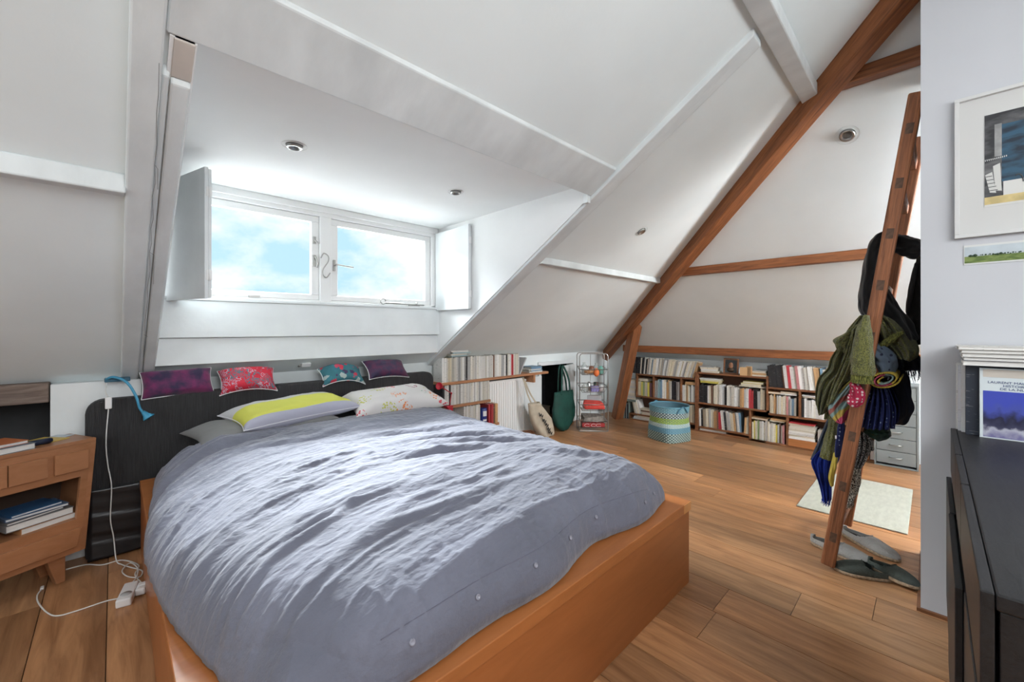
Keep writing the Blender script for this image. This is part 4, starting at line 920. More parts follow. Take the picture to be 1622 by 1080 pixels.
for zb, zt in RZ:
    b_ = MB()
    a, c = RWD - .006, RD - .004
    b_.tube([(-a, -c, zt - .02), (a, -c, zt - .02), (a, c, zt), (-a, c, zt)], .005, 6, closed=True)
    b_.tube([(-a * .8, -c * .7, zb), (a * .8, -c * .7, zb), (a * .8, c * .8, zb), (-a * .8, c * .8, zb)], .003, 6, closed=True)
    for i in range(9):
        k = -1 + i / 4; b_.tube([(a * k, -c, zt - .02), (a * k * .8, -c * .7, zb), (a * k * .8, c * .8, zb), (a * k, c, zt)], .0016, 5)
    for i in range(5):
        k = -.8 + i * .4; b_.tube([(-a, c * k, zt - .01), (-a * .8, c * k * .8, zb), (a * .8, c * k * .8, zb), (a, c * k, zt - .01)], .0016, 5)
    b_.obj('wire_basket', CHROME, rk)
RM = Matrix.Translation((4.08, 2.825, 0)) @ Matrix.Rotation(R(-45), 4, 'Z')
RGp = 'odds and ends in the wire rack'
def ritem(name, label, cat, mb, m, x_, y_, z_, rz=0, bevel=0, col=None):
    o = mb.obj(name, m, None, bevel=bevel); o.location = RM @ Vector((x_, y_, z_ + .003)); o.rotation_euler = (0, 0, R(-45 + rz)); return tag(o, label, cat, RGp)
JAR = mat('thin_jar_glass', (.62, .68, .66), .08, alpha=.45, spec=.8)
def jar(r_, h): return MB().lathe([(r_ * .8, 0), (r_, .006), (r_, h * .72), (r_ * .6, h * .85), (r_ * .62, h), (r_ * .5, h), (r_ * .5, h * .87)], n=16)
ritem('jar', 'clear glass bottle in the top basket by the hatch door', 'jar', jar(.03, .13), JAR, -.09, .03, .66)
ritem('cup', 'white cup in the top basket in front of the bottle', 'cup', MB().lathe([(.022, 0), (.034, .01), (.04, .075), (.036, .075), (.03, .014), (.001, .012)], n=18), WPLAST, -.085, -.045, .66)
ritem('ball', 'brown leather ball in the middle of the top basket', 'ball', MB().lathe([(.032 * math.sin(PI * k / 12) + .0005, .032 - .032 * math.cos(PI * k / 12)) for k in range(13)], n=18), mat('brown_ball', (.22, .09, .05), .5), -.01, -.02, .69)
ritem('pouch', 'tan pouch lying along the front of the top basket', 'pouch', MB().lathe([(.001, -.06), (.02, -.05), (.026, 0), (.02, .05), (.001, .06)], n=14, M=Matrix.Rotation(R(90), 3, 'Y')), mat('tan_pouch', (.40, .20, .09), .7), -.05, -.068, .69)
ritem('orange_cloth', 'crumpled orange cloth spilling over the top basket', 'cloth', MB().lathe([(.012, -.05), (.03, -.03), (.036, 0), (.022, .035), (.001, .05)], n=9), mat('orange_cloth', (.75, .18, .05), .8), .035, -.085, .685)
ritem('jar', 'pale green glass jar in the top basket by the post', 'jar', jar(.036, .09), mat('green_glass', (.20, .50, .42), .15, alpha=.8), .095, -.03, .66)
ritem('jar', 'clear jar behind the green one in the top basket', 'jar', jar(.032, .12), JAR, .06, .045, .66)
ritem('tin', 'dark patterned tin standing in the second basket', 'tin', MB().lathe([(.03, 0), (.03, .10), (.001, .10)], n=18), flower_mat('patterned_tin', (.04, .04, .05), [(.6, .3, .05), (.5, .5, .45), (.3, .05, .05), (.05, .15, .1)], 60, .4), .05, .02, .455)
ritem('jar', 'squat glass jar in the second basket by the hatch door', 'jar', jar(.04, .085), JAR, -.085, -.02, .455)
ritem('jar', 'small metal-lidded jar at the back of the second basket', 'jar', jar(.026, .10), CHROME, -.03, .045, .455)
ritem('box', 'lilac cardboard box at the front of the second basket', 'box', MB().box(-.045, .045, -.025, .025, 0, .065), mat('lilac_card', (.22, .19, .42), .6), .02, -.055, .455, 6, .003)
ritem('cup', 'white plastic cup in the second basket by the post', 'cup', MB().lathe([(.02, 0), (.03, .07), (.027, .07), (.001, .01)], n=16), WPLAST, .105, -.03, .455)
REDC = mat('coral_red_cloth', (.62, .06, .045), .7, var=.2, bump=.4, bscale=10)
ritem('folded_cloth', 'folded coral red cloth hanging over the third basket', 'cloth', MB().hexa([(-.10, -.07, -.01), (.14, -.09, -.005), (.14, .05, 0), (-.12, .05, .0), (-.13, -.08, .07), (.12, -.09, .065), (.11, .04, .085), (-.09, .04, .10)]), REDC, 0, -.02, .255, 0, .02)
ritem('magazine', 'grey magazine tilted behind the red cloth', 'magazine', MB().box(-.07, .10, 0, .01, 0, .13), mat('grey_magazine', (.42, .42, .43), .6), .02, .05, .26, -8)
ritem('notebook', 'dark brown notebook standing in the third basket', 'notebook', MB().box(-.06, .06, 0, .014, 0, .15), mat('dark_notebook', (.10, .05, .035), .6), .03, .075, .24)
ritem('papers', 'heap of grey papers in the bottom basket', 'paper', MB().hexa([(-.12, -.06, 0), (.12, -.06, 0), (.12, .06, 0), (-.12, .06, 0), (-.10, -.05, .04), (.13, -.04, .06), (.09, .06, .07), (-.12, .05, .08)]), mat('grey_papers', (.25, .22, .19), .8, var=.4, vscale=30), 0, .01, .10, 4)
rbx = ritem('box', 'flat dark red box with white loops in the bottom basket', 'box', MB().box(-.13, .13, -.09, .05, 0, .045), mat('dark_red_box', (.33, .02, .02), .45), 0, -.01, .045, 0, .004)
for cx_, rr_ in ((-.075, .02), (.0, .018), (.06, .02)):
    MB().tube([(cx_ + rr_ * 1.6 * math.cos(R(a)), -.0915, .0225 + rr_ * .85 * math.sin(R(a))) for a in range(40, 330, 20)], .002, 5).obj('white_loop', WPLAST, rbx)

# ------------------------------------------------------------------ woven basket
BC = (4.33, 2.0)
bk = thing('laundry_basket', 'round woven plastic basket striped blue, green and white on the floor', 'basket', (BC[0], BC[1], 0), R(-20))
def bsec(z, t_):
    k = z / .365; rad = .176 + .024 * k; p = 4.5 - 2.5 * min(1, k * 1.6)
    c_, s_ = math.cos(t_), math.sin(t_); q_ = (abs(c_) ** p + abs(s_) ** p) ** (-1 / p)
    return rad * q_ * c_, rad * q_ * s_
BCOL = [(.03, .05, .055, .38, .48, .42), (.10, .27, .38, .15, .33, .42), (.50, .62, .60, .42, .56, .55), (.22, .38, .06, .35, .46, .10), (.035, .05, .07, .40, .48, .46), (.12, .32, .40, .20, .38, .44)]
NC = 72; NZ_ = 26; layers = {}
for iz in range(NZ_):
    z0, z1_ = .365 * iz / NZ_, .365 * (iz + 1) / NZ_
    band = 0 if iz < 7 else 1 if iz < 11 else 2 if iz < 14 else 3 if iz < 18 else 4 if iz < 22 else 5
    for ic in range(NC):
        par = (iz + ic) % 2
        mb = layers.setdefault((band, par), MB())
        t0, t1 = 2 * PI * (ic + (.5 if iz % 2 else 0) * 0) / NC, 2 * PI * (ic + 1) / NC; tm = (t0 + t1) / 2
        # each cell is a small raised lozenge of the plait
        zc = (z0 + z1_) / 2; sc = 1.012 if par else 1.004
        pts = [bsec(z0, tm), bsec(zc, t1 + .01), bsec(z1_, tm), bsec(zc, t0 - .01)]; zs = (z0 - .005, zc, z1_ + .005, zc)
        o3 = [(p[0] * sc, p[1] * sc, max(.001, z)) for p, z in zip(pts, zs)]
        cpt = bsec(zc, tm); ctr = (cpt[0] * (sc + .016), cpt[1] * (sc + .016), zc)
        mb.add(o3 + [ctr], [(0, 1, 4), (1, 2, 4), (2, 3, 4), (3, 0, 4)])
for (band, par), mb in layers.items():
    c = BCOL[band]; o = mb.obj('weave', mat(f'weave_{band}_{par}', c[3 * par:3 * par + 3], .4), bk); o['kind'] = 'stuff'
P = [[(*bsec(.365 * i / 12, 2 * PI * k / 48), .365 * i / 12 + .002) for k in range(48)] for i in range(13)]
mb = MB().grid(P, closed=True); mb.add(P[0], [tuple(range(48))]); mb.obj('lining', mat('basket_inner', (.07, .15, .19), .5), bk)
MB().tube([(*[q_ * 1.015 for q_ in bsec(.365, 2 * PI * k / 40)], .368) for k in range(40)], .007, 8, closed=True).obj('rim', mat('basket_rim', (.12, .30, .38), .4), bk)
for a0 in (265, 85):
    P = []
    for k in range(13):
        aa = R(a0 - 18 + 36 * k / 12); x_, y_ = bsec(.345, aa); P.append((x_ * 1.07, y_ * 1.07, .315 + .065 * math.sin(PI * k / 12)))
    MB().tube(P, .006, 8).obj('handle', mat('basket_handle', (.05, .17, .26), .4), bk)

# ------------------------------------------------------------------ rug, drawers, ladder
rg = tag(MB().box(3.30, 4.24, .10, .64, .001, .009).obj('rug', mat('cream_woven_rug', (.50, .50, .42), .95, var=.08, vscale=14, bump=.8, bscale=90, stretch=(1, 3, 1)), None, bevel=.003), 'small cream woven rug behind the ladder', 'rug')
GM = mat('grey_steel_drawers', (.20, .22, .22), .4)
hd = thing('drawer_unit', 'grey steel drawer unit behind the clothes ladder', 'drawers', (4.82, .08, 0))
MB().box(0, .27, 0, .28, .70, .712).box(0, .27, 0, .012, .0, .70).box(0, .27, .268, .28, 0, .70).box(.26, .27, .012, .268, 0, .70).box(0, .26, .012, .268, 0, .012).obj('body', GM, hd, bevel=.002)
for i in range(6):
    z0 = .03 + i * .1115
    d_ = MB().box(.002, .022, .015, .265, z0, z0 + .107).obj('drawer', GM, hd, bevel=.002)
    MB().tube([(.002, .10, z0 + .055), (-.018, .103, z0 + .055), (-.018, .177, z0 + .055), (.002, .18, z0 + .055)], .0035, 6).obj('handle', CHROME, d_)
hd2 = thing('drawer_unit', 'white drawer unit standing between the grey one and the bookcase', 'drawers', (4.90, .362, 0))
MB().box(.0, .2, -.0, .0 + .001 + .0, 0, .001).box(0, .17, .001, .03, 0, .16).obj('body', WPLAST, hd2)
# ladder leaning in the YZ plane; rungs run along x
ld = thing('ladder', 'old wooden ladder used as a clothes rack beside the partition wall', 'ladder', (0, 0, 0))
LB, LT = (.345, 0.0), (.030, 2.235)
lang = math.atan2(LT[1] - LB[1], LT[0] - LB[0])
TENON = mat('dark_end_grain', (.10, .05, .028), .7, var=.3, vscale=60)
LL = math.hypot(LT[0] - LB[0], LT[1])
for xa in (2.546, 3.150):
    o = MB().hexa([(0, -.008, 0), (.034, -.008, 0), (.034, .050, 0), (0, .050, 0), (0, -.008, LL), (.034, -.008, LL), (.034, .046, LL), (0, .046, LL)]).obj('rail', LADW, ld, bevel=.008)
    o.location = (xa, LB[0], .012); o.rotation_euler = (lang - R(90), 0, 0)
for z in (.168, .43, .68, .92, 1.16, 1.40, 1.634, 1.857, 2.093):
    k = z / 2.235; y = LB[0] + (LT[0] - LB[0]) * k + .021
    r_ = MB().box(2.583, 3.150, -.012, .012, -.022, .022).obj('rung', LADW, ld, bevel=.003); r_.location = (0, y, z); r_.rotation_euler = (lang - R(90), 0, 0)
    for xa in (2.5445, 3.1865): MB().box(0, .0015, -.013, .013, -.023, .023).obj('tenon', TENON, r_).location = (xa, 0, 0)

# ------------------------------------------------------------------ clothes hung over the rungs
def stripes(name, cols, scale, rot=(0, 0, 0), rough=.85):
    m = mat(name, cols[0], rough, bump=.3, bscale=60); n, L, b = nodes_of(m)
    t = n.new('ShaderNodeTexCoord'); mp = n.new('ShaderNodeMapping'); mp.inputs['Rotation'].default_value = rot; L.new(t.outputs['Object'], mp.inputs[0])
    nz = n.new('ShaderNodeTexNoise'); nz.inputs['Scale'].default_value = 5; L.new(t.outputs['Object'], nz.inputs[0])
    sx = n.new('ShaderNodeSeparateXYZ'); L.new(mp.outputs[0], sx.inputs[0])
    a = n.new('ShaderNodeMath'); a.operation = 'MULTIPLY_ADD'; a.inputs[1].default_value = scale; L.new(sx.outputs['Z'], a.inputs[0]); L.new(nz.outputs[0], a.inputs[2])
    fr_ = n.new('ShaderNodeMath'); fr_.operation = 'FRACT'; L.new(a.outputs[0], fr_.inputs[0])
    cr = n.new('ShaderNodeValToRGB'); cr.color_ramp.interpolation = 'CONSTANT'; L.new(fr_.outputs[0], cr.inputs[0]); els = cr.color_ramp.elements
    while len(els) < len(cols): els.new(.5)
    for i, c in enumerate(cols): els[i].position = i / len(cols); els[i].color = (*c, 1)
    L.new(cr.outputs[0], b.inputs['Base Color']); return m
def polka(name, base, dot, scale, size=.22):
    m = mat(name, base, .8); n, L, b = nodes_of(m)
    t = n.new('ShaderNodeTexCoord'); vo = n.new('ShaderNodeTexVoronoi'); vo.inputs['Scale'].default_value = scale; vo.inputs['Randomness'].default_value = .25
    L.new(t.outputs['Object'], vo.inputs[0]); th = n.new('ShaderNodeValToRGB'); th.color_ramp.interpolation = 'CONSTANT'; th.color_ramp.elements[1].position = size
    th.color_ramp.elements[0].color = (*dot, 1); th.color_ramp.elements[1].color = (*base, 1); L.new(vo.outputs['Distance'], th.inputs[0]); L.new(th.outputs[0], b.inputs['Base Color']); return m
OLIVE = mat('olive_knit', (.215, .215, .05), .95, color2=(.06, .066, .015), ramp=(.38, .62), vscale=230, detail=3, bump=1, bscale=200, sheen=.3)
OLIVE2 = mat('olive_knit_rib', (.24, .24, .055), .95, color2=(.05, .06, .012), ramp=(.4, .6), vscale=110, stretch=(1, 2.5, .5), bump=1, bscale=90)
BLKC = mat('black_jersey', (.010, .010, .012), .9, bump=.3, bscale=20, sheen=.15)
BLKC2 = mat('black_wool_coat', (.012, .011, .011), .95, bump=.5, bscale=70)
STRP = stripes('striped_scarf_cloth', [(.42, .05, .12), (.50, .36, .08), (.22, .34, .33), (.36, .12, .10), (.20, .30, .30), (.45, .36, .10), (.38, .04, .10)], 5.5, (R(55), 0, 0))
RPOL = polka('red_dotted_cloth', (.36, .01, .05), (.62, .50, .50), 62, .33)
BPOL = polka('navy_dotted_cloth', (.012, .022, .11), (.28, .36, .52), 46, .17)
SLATE = polka('slate_dotted_cloth', (.085, .115, .16), (.012, .015, .04), 30, .2)
NAVY = mat('dark_navy_cloth', (.010, .014, .028), .85, bump=.4, bscale=12)
ROYAL = mat('royal_blue_wool', (.01, .035, .30), .95, var=.4, vscale=12, bump=.6, bscale=60)
DGREEN = mat('dark_green_cloth', (.008, .035, .018), .8, color2=(.006, .012, .012), ramp=(.4, .6), vscale=10)
SPECK = mat('black_white_speckled_cloth', (.45, .43, .40), .9, color2=(.012, .012, .012), ramp=(.50, .58), vscale=190, detail=5)
LEOP = mat('speckled_brown_cloth', (.50, .46, .38), .9, color2=(.02, .014, .012), ramp=(.47, .53), vscale=170, detail=2)
MUST = stripes('mustard_mauve_cloth', [(.50, .38, .06), (.16, .05, .08)], 4, (R(80), 0, 0))
KY = .00254
gseed = [0]
def garment(name, path, xc, depth, m, parent, folds=5, amp=.16, n=48, fringe=None, sm_=7, rot=0, fine=.05, caps=True):
    """A folded bundle of cloth following path (px, py, half width px) in the plane x = xc."""
    gseed[0] += 1; sd = gseed[0] * 1.7
    ks = xc / 2.84
    C_ = [(*on_x(px, py, xc), hw * KY * ks) for px, py, hw in path]
    ctr = spline([c[:3] for c in C_], sm_)
    hws = [p.x for p in spline([(c[3], 0, 0) for c in C_], sm_)]
    rows = []; N_ = len(ctr)
    for i, p in enumerate(ctr):
        t_ = (ctr[min(i + 1, N_ - 1)] - ctr[max(i - 1, 0)]); t_.x = 0; t_.normalize()
        side = Vector((0, -t_.z, t_.y)); s_ = i / (N_ - 1)
        cap = min(1, (min(s_, 1 - s_ if not fringe else 1) / .06 + .25)) if caps else 1
        rw = []
        nzv = fbm(np.cos(np.arange(n) * 2 * PI / n) * 1.6 + sd * 3, np.sin(np.arange(n) * 2 * PI / n) * 1.6 + s_ * len(path) * 1.5 + sd, 3) - .5
        for k in range(n):
            a = 2 * PI * k / n
            f = 1 + amp * math.sin(folds * a + sd + 2.2 * s_) + amp * .55 * math.sin((2 * folds + 1) * a + sd * 2 + 4 * s_) + fine * math.sin(7 * s_ * PI + 3 * a + sd) + .42 * nzv[k]
            rw.append(tuple(p + side * hws[i] * cap * f * math.cos(a) + Vector((depth * f * cap * math.sin(a), 0, 0))))
        rows.append(rw)
    mb = MB().grid(rows, closed=True); mb.add(rows[0], [tuple(range(n))], smooth=True); mb.add(rows[-1], [tuple(range(n))], smooth=True)
    o = mb.obj(name, m, parent, sub=1)
    if fringe:
        fm = MB(); rr_ = random.Random(gseed[0]); tdir = (ctr[-1] - ctr[-3]).normalized()
        for k in range(0, n, 1):
            b0 = Vector(rows[-1][k]); e_ = b0 + tdir * rr_.uniform(.7, 1.2) * fringe + Vector((rr_.uniform(-.008, .008), rr_.uniform(-.012, .012), 0))
            fm.tube([b0 - tdir * .01, (b0 + e_) / 2 + Vector((0, rr_.uniform(-.005, .005), 0)), e_], [.0022, .0018, .001], 4)
        fo = fm.obj('fringe', m, parent); fo['kind'] = 'stuff'
    return o
def sheet(name, left, right, xc, m, parent, waves=3, amp=.02, bulge=.03, drift=1.5, th=.004, nc=44, sm_=8, rough=.012, fringe=None):
    """A hanging cloth between two edge curves (px, py) in the plane x = xc, pleated across its width."""
    gseed[0] += 1; sd = gseed[0] * 2.3
    A = spline([on_x(*p, xc) for p in left], sm_); B = spline([on_x(*p, xc) for p in right], sm_); rows = []
    tt = np.linspace(0, 1, nc)
    for i, (a, b) in enumerate(zip(A, B)):
        s_ = i / (len(A) - 1); nv = (fbm(tt * 5 + sd, tt * 0 + s_ * 4 + sd, 3) - .5)
        rw = []
        for j, t_ in enumerate(tt):
            w = amp * math.sin(2 * PI * waves * t_ + sd + drift * s_) + amp * .45 * math.sin(2 * PI * (waves * 2.3) * t_ + sd * 2 - drift * 2 * s_)
            p = a.lerp(b, t_ + .018 * math.cos(2 * PI * waves * t_ + sd)); rw.append((p.x - bulge * math.sin(PI * t_) ** .6 - w - rough * 3 * nv[j], p.y, p.z))
        rows.append(rw)
    o = MB().grid(rows).obj(name, m, parent, solid=th)
    if fringe:
        fm = MB(); rr_ = random.Random(gseed[0])
        for j in range(nc):
            b0 = Vector(rows[-1][j]); e_ = b0 + Vector((rr_.uniform(-.006, .006), rr_.uniform(-.01, .01), -fringe * rr_.uniform(.6, 1.15))); fm.tube([b0, (b0 + e_) / 2 + Vector((0, rr_.uniform(-.004, .004), 0)), e_], [.002, .0016, .001], 4)
        fo = fm.obj('fringe', m, parent); fo['kind'] = 'stuff'
    return o
GL = 'clothes and scarves hung over the ladder'
def cloth(name, label, cat): return thing(name, label, cat, (0, 0, 0), 0, GL)
c = cloth('coat', 'long black coat hanging against the partition edge behind the ladder', 'coat')
garment('body', [(1466, 366, 3), (1464, 400, 8), (1460, 450, 13), (1454, 500, 17), (1450, 546, 19)], 3.06, .05, BLKC2, c, 4, .10)
garment('sleeve', [(1452, 415, 3), (1447, 440, 4), (1441, 470, 4), (1437, 498, 3)], 3.02, .02, mat('dark_grey_wool', (.04, .04, .042), .9), c, 3, .05)
c = cloth('pullover', 'black jersey pullover looped around the ladder rail above the green cardigan', 'pullover')
garment('sleeve', [(1410, 372, 6), (1394, 380, 12), (1383, 405, 13), (1376, 440, 12), (1371, 470, 11), (1371, 492, 10), (1382, 506, 6)], 2.80, .09, BLKC, c, 3, .10)
garment('body', [(1400, 378, 10), (1416, 381, 16), (1432, 388, 19), (1448, 394, 18), (1463, 398, 14)], 2.80, .06, BLKC, c, 3, .10)
garment('lower_body', [(1388, 440, 5), (1394, 462, 12), (1403, 488, 20), (1414, 515, 28), (1424, 548, 31)], 2.84, .09, BLKC, c, 4, .14)
c = cloth('cardigan', 'chunky olive green knitted cardigan hung over the ladder rung', 'cardigan')
sheet('body', [(1364, 500), (1345, 522), (1330, 548), (1317, 568), (1313, 582), (1299, 597), (1294, 615), (1294, 638), (1300, 652)],
      [(1378, 500), (1376, 520), (1372, 545), (1368, 570), (1360, 595), (1346, 612), (1333, 628), (1322, 640), (1311, 652)], 2.78, OLIVE, c, 4, .028, .10)
sheet('back_layer', [(1366, 500), (1342, 528), (1326, 552), (1320, 580), (1312, 610), (1308, 640), (1306, 662)],
      [(1384, 502), (1384, 530), (1380, 560), (1372, 600), (1352, 625), (1336, 645), (1326, 660)], 2.94, OLIVE, c, 3, .02, .05)
sheet('collar_flap', [(1352, 516), (1338, 528), (1320, 538), (1323, 545), (1327, 553)], [(1368, 512), (1356, 528), (1347, 541), (1344, 552), (1340, 560)], 2.66, OLIVE, c, 1, .012, .02)
sheet('fold', [(1352, 520), (1346, 540), (1340, 560), (1328, 590), (1315, 620), (1310, 645)], [(1360, 520), (1358, 545), (1354, 565), (1345, 590), (1333, 612), (1322, 632)], 2.64, OLIVE, c, 1, .014, .03)
garment('sleeve', [(1373, 499, 4), (1370, 512, 9), (1367, 530, 14), (1366, 555, 17.5), (1366, 580, 19), (1366, 594, 19)], 2.478, .034, OLIVE, c, 3, .05, caps=False, fine=.02)
garment('cuff', [(1366, 592, 18), (1366, 600, 17.5), (1366, 607, 18)], 2.477, .030, OLIVE2, c, 14, .035, n=112, sm_=4, caps=False, fine=0)
garment('hanging_sleeve', [(1331, 632, 8), (1326, 655, 10), (1321, 680, 11.5), (1315, 705, 12), (1310, 725, 12)], 2.78, .05, OLIVE, c, 4, .08, caps=False)
sheet('turned_back', [(1394, 500), (1391, 515), (1392, 532), (1400, 545), (1412, 556), (1424, 567)], [(1400, 499), (1424, 509), (1441, 524), (1452, 543), (1455, 558), (1446, 570)], 2.80, OLIVE, c, 2, .022, .09)
sheet('turned_back', [(1396, 503), (1402, 520), (1414, 536), (1428, 552), (1430, 566)], [(1404, 502), (1432, 516), (1450, 540), (1454, 562), (1440, 572)], 2.94, OLIVE, c, 2, .02, .04)
garment('rolled_edge', [(1432, 526, 3), (1421, 531, 5), (1410, 539, 6.5), (1400, 545, 6), (1394, 548, 2.5)], 2.68, .03, OLIVE2, c, 2, .08)
c = cloth('scarf', 'slate blue scarf with dark dots hanging beside the bookcase', 'scarf')
sheet('body', [(1330, 632), (1312, 660), (1299, 692), (1284, 727)], [(1340, 640), (1328, 670), (1317, 700), (1306, 729)], 2.96, SLATE, c, 2, .012, .03)
garment('fold', [(1388, 545, 8), (1398, 562, 16), (1404, 580, 17), (1402, 596, 9)], 2.70, .07, SLATE, c, 3, .10)
c = cloth('scarf', 'pink, mustard and teal striped scarf rolled over the ladder rung', 'scarf')
sheet('body', [(1350, 600), (1336, 613), (1323, 628), (1313, 643), (1313, 655), (1322, 664), (1331, 668)], [(1368, 600), (1364, 614), (1356, 630), (1348, 644), (1344, 653), (1341, 662), (1337, 668)], 2.64, STRP, c, 2, .016, .05)
RC = [mat('roll_mustard', (.46, .34, .05), .85), mat('roll_pink', (.40, .06, .11), .85), mat('roll_teal', (.20, .28, .27), .85), mat('roll_dark', (.03, .035, .04), .85)]
mb = MB(); c0 = on_x(1401, 601, 2.62); prof_ = []
for k in range(110):
    a = -k * 2 * PI * 3.1 / 109; q_ = 1 - .74 * k / 109; prof_.append((c0.y + (-.055 * q_ * math.cos(a)) * 1.0, c0.z + .040 * q_ * math.sin(a) + .010 * math.cos(a)))
for k in range(109):
    (y0, z0), (y1, z1_) = prof_[k], prof_[k + 1]; mi = 0 if k < 40 else 1 if k < 62 else 2 if k < 84 else 0 if k < 96 else 3
    wv = lambda q: .012 * math.sin(q * .21)
    mb.add([(2.60 + wv(k), y0, z0), (2.60 + wv(k + 1), y1, z1_), (2.90, y1, z1_), (2.90, y0, z0)], [(0, 1, 2, 3)], mi, True)
mb.obj('roll', RC, c, solid=.006)
c = cloth('neckerchief', 'crimson neckerchief with white dots bunched on the front rail', 'neckerchief')
garment('body', [(1350, 604, 5), (1357, 618, 10), (1356, 632, 12), (1348, 643, 7)], 2.50, .03, RPOL, c, 4, .14)
c = cloth('jacket', 'dark navy garment hanging behind the dotted blue scarf', 'jacket')
garment('body', [(1408, 560, 12), (1416, 590, 18), (1420, 625, 21), (1420, 655, 20), (1414, 668, 12)], 3.0, .09, NAVY, c, 5, .13)
garment('pocket_flap', [(1400, 548, 10), (1414, 566, 16), (1424, 586, 12)], 3.02, .06, mat('slate_cloth', (.05, .07, .09), .8), c, 3, .08)
c = cloth('scarf', 'thin navy blue scarf with small pale dots hanging below the striped roll', 'scarf')
sheet('body', [(1384, 600), (1378, 622), (1370, 648), (1364, 676)], [(1400, 600), (1412, 624), (1419, 650), (1417, 678)], 2.76, BPOL, c, 5, .022, .05, nc=70)
sheet('back_layer', [(1388, 604), (1386, 640), (1384, 672)], [(1410, 604), (1426, 640), (1424, 668)], 2.92, BPOL, c, 4, .02, .03)
garment('loose_end', [(1334, 655, 4), (1332, 680, 6), (1328, 705, 6), (1326, 724, 4)], 2.66, .03, BPOL, c, 3, .12)
MB().box(2.56, 2.565, 0, .006, 0, .016).obj('care_label', WPLAST, c).location = on_x(1325, 695, 2.60) - Vector((2.56, 0, 0))
c = cloth('scarf', 'royal blue wool scarf with ragged fringe reaching lowest', 'scarf')
sheet('body', [(1299, 712), (1287, 728), (1292, 748), (1299, 768), (1303, 788)], [(1326, 708), (1322, 728), (1317, 748), (1317, 768), (1317, 790)], 2.88, ROYAL, c, 3, .014, .03, fringe=.03)
garment('fold', [(1328, 690, 5), (1326, 715, 7), (1322, 735, 5)], 2.84, .03, ROYAL, c, 3, .1)
c = cloth('scarf', 'mustard yellow and mauve cloth end beside the ladder rail', 'scarf')
garment('body', [(1325, 715, 4), (1321, 738, 5), (1317, 757, 4.5), (1319, 770, 2)], 2.72, .03, MUST, c, 3, .12)
c = cloth('skirt', 'dark green shiny cloth folded over a lower rung', 'skirt')
garment('body', [(1370, 676, 8), (1384, 681, 14), (1398, 684, 15), (1410, 684, 9)], 2.84, .08, DGREEN, c, 4, .13)
c = cloth('blouse', 'black and white speckled blouse hanging below the dark green cloth', 'blouse')
sheet('body', [(1356, 682), (1353, 702), (1350, 722), (1350, 736)], [(1376, 682), (1381, 700), (1378, 718), (1366, 740)], 2.82, SPECK, c, 4, .02, .04)
garment('sleeve', [(1372, 690, 5), (1378, 705, 6), (1382, 714, 3)], 2.82, .03, SPECK, c, 3, .12)
c = cloth('scarf', 'brown, black and white flecked scarf with green ends at the bottom', 'scarf')
garment('body', [(1357, 738, 6), (1353, 758, 9), (1350, 778, 9), (1344, 796, 6)], 2.80, .04, LEOP, c, 4, .14, fringe=.02)
c = cloth('scarf', 'navy scarf end with long dark tassels beside the coat', 'scarf')
garment('body', [(1434, 556, 10), (1440, 572, 16), (1442, 586, 16)], 3.05, .06, NAVY, c, 5, .12, fringe=.055)

# ------------------------------------------------------------------ espadrilles
def shoe(label, heel, toe, m, group, width=.092, hgt=.062, roll=0, zoff=0):
    heel = Vector((*heel, 0)); toe = Vector((*toe, 0)); d = toe - heel; ln = d.length; ang = math.atan2(d.y, d.x)
    t = thing('espadrille', label, 'shoe', (heel.x, heel.y, zoff), ang, group, (roll, 0, ang))
    def hw(s):
        return width / 2 * ((math.sin(PI * min(1, max(0, (s * .5 / .42 if s < .42 else .5))))) ** .42 if s < .42 else 1) * (1 if s < .62 else max(0.02, (1 - ((s - .62) / .38) ** 2.6)) ** .62) * (.80 + .20 * min(1, max(0, (s - .25) / .35)))
    S_ = [0.004 + .992 * (i / 36) for i in range(37)]
    so = MB(); rows = []
    for s in S_:
        w = hw(s) * 1.04 + .001; x_ = s * ln
        rows.append([(x_, -w, 0.001), (x_, -w - .0015, .008), (x_, -w, .016), (x_, w, .016), (x_, w + .0015, .008), (x_, w, 0.001)])
    so.grid(rows, closed=True); so.add(rows[0], [tuple(range(6))]); so.add(rows[-1], [tuple(range(6))]); so.obj('sole', mat('rope_sole', (.40, .29, .19), .9, var=.35, vscale=90, bump=.8, bscale=80), t)
    up = MB(); rows = []; nT = 22
    for i, s in enumerate(S_):
        w = hw(s); h = hgt * (.58 + .22 * min(1, s / .4)) * (1 if s < .38 else max(.30, 1 - ((s - .38) / .62) ** 1.7 * .72)) ; 
        if s > .93: h *= max(.15, (1 - s) / .07) ** .5
        rows.append([(s * ln, -w * math.copysign(abs(math.cos(PI * k / nT)) ** .75, math.cos(PI * k / nT)), .015 + h * math.sin(PI * k / nT) ** .8) for k in range(nT + 1)])
    def keep(i, j):
        s = S_[i]; c_ = abs((j + .5) / nT - .5)
        if s > .50 or s < .035: return True
        return c_ > (.33 if s < .30 else .33 * max(0, 1 - ((s - .30) / .20) ** 2) ** .5)
    up.grid(rows, keep=keep); up.obj('upper', m, t, solid=.0025)
    MB().grid([[(s * ln, -hw(s) * .94, .019), (s * ln, hw(s) * .94, .019)] for s in S_]).obj('insole', mat('dark_insole', (.06, .05, .045), .9), t)
    MB().tube([(ln * .50, -hw(.5) * .55, .015 + hgt * .76), (ln * .515, 0, .017 + hgt * .79), (ln * .50, hw(.5) * .55, .015 + hgt * .76)], .002, 5).obj('seam', m, t)
GRY = mat('light_grey_canvas', (.36, .35, .33), .9, var=.1, vscale=14, bump=.5, bscale=120)
GRN = mat('dark_green_grey_canvas', (.06, .072, .062), .9, var=.2, vscale=14, bump=.5, bscale=120)
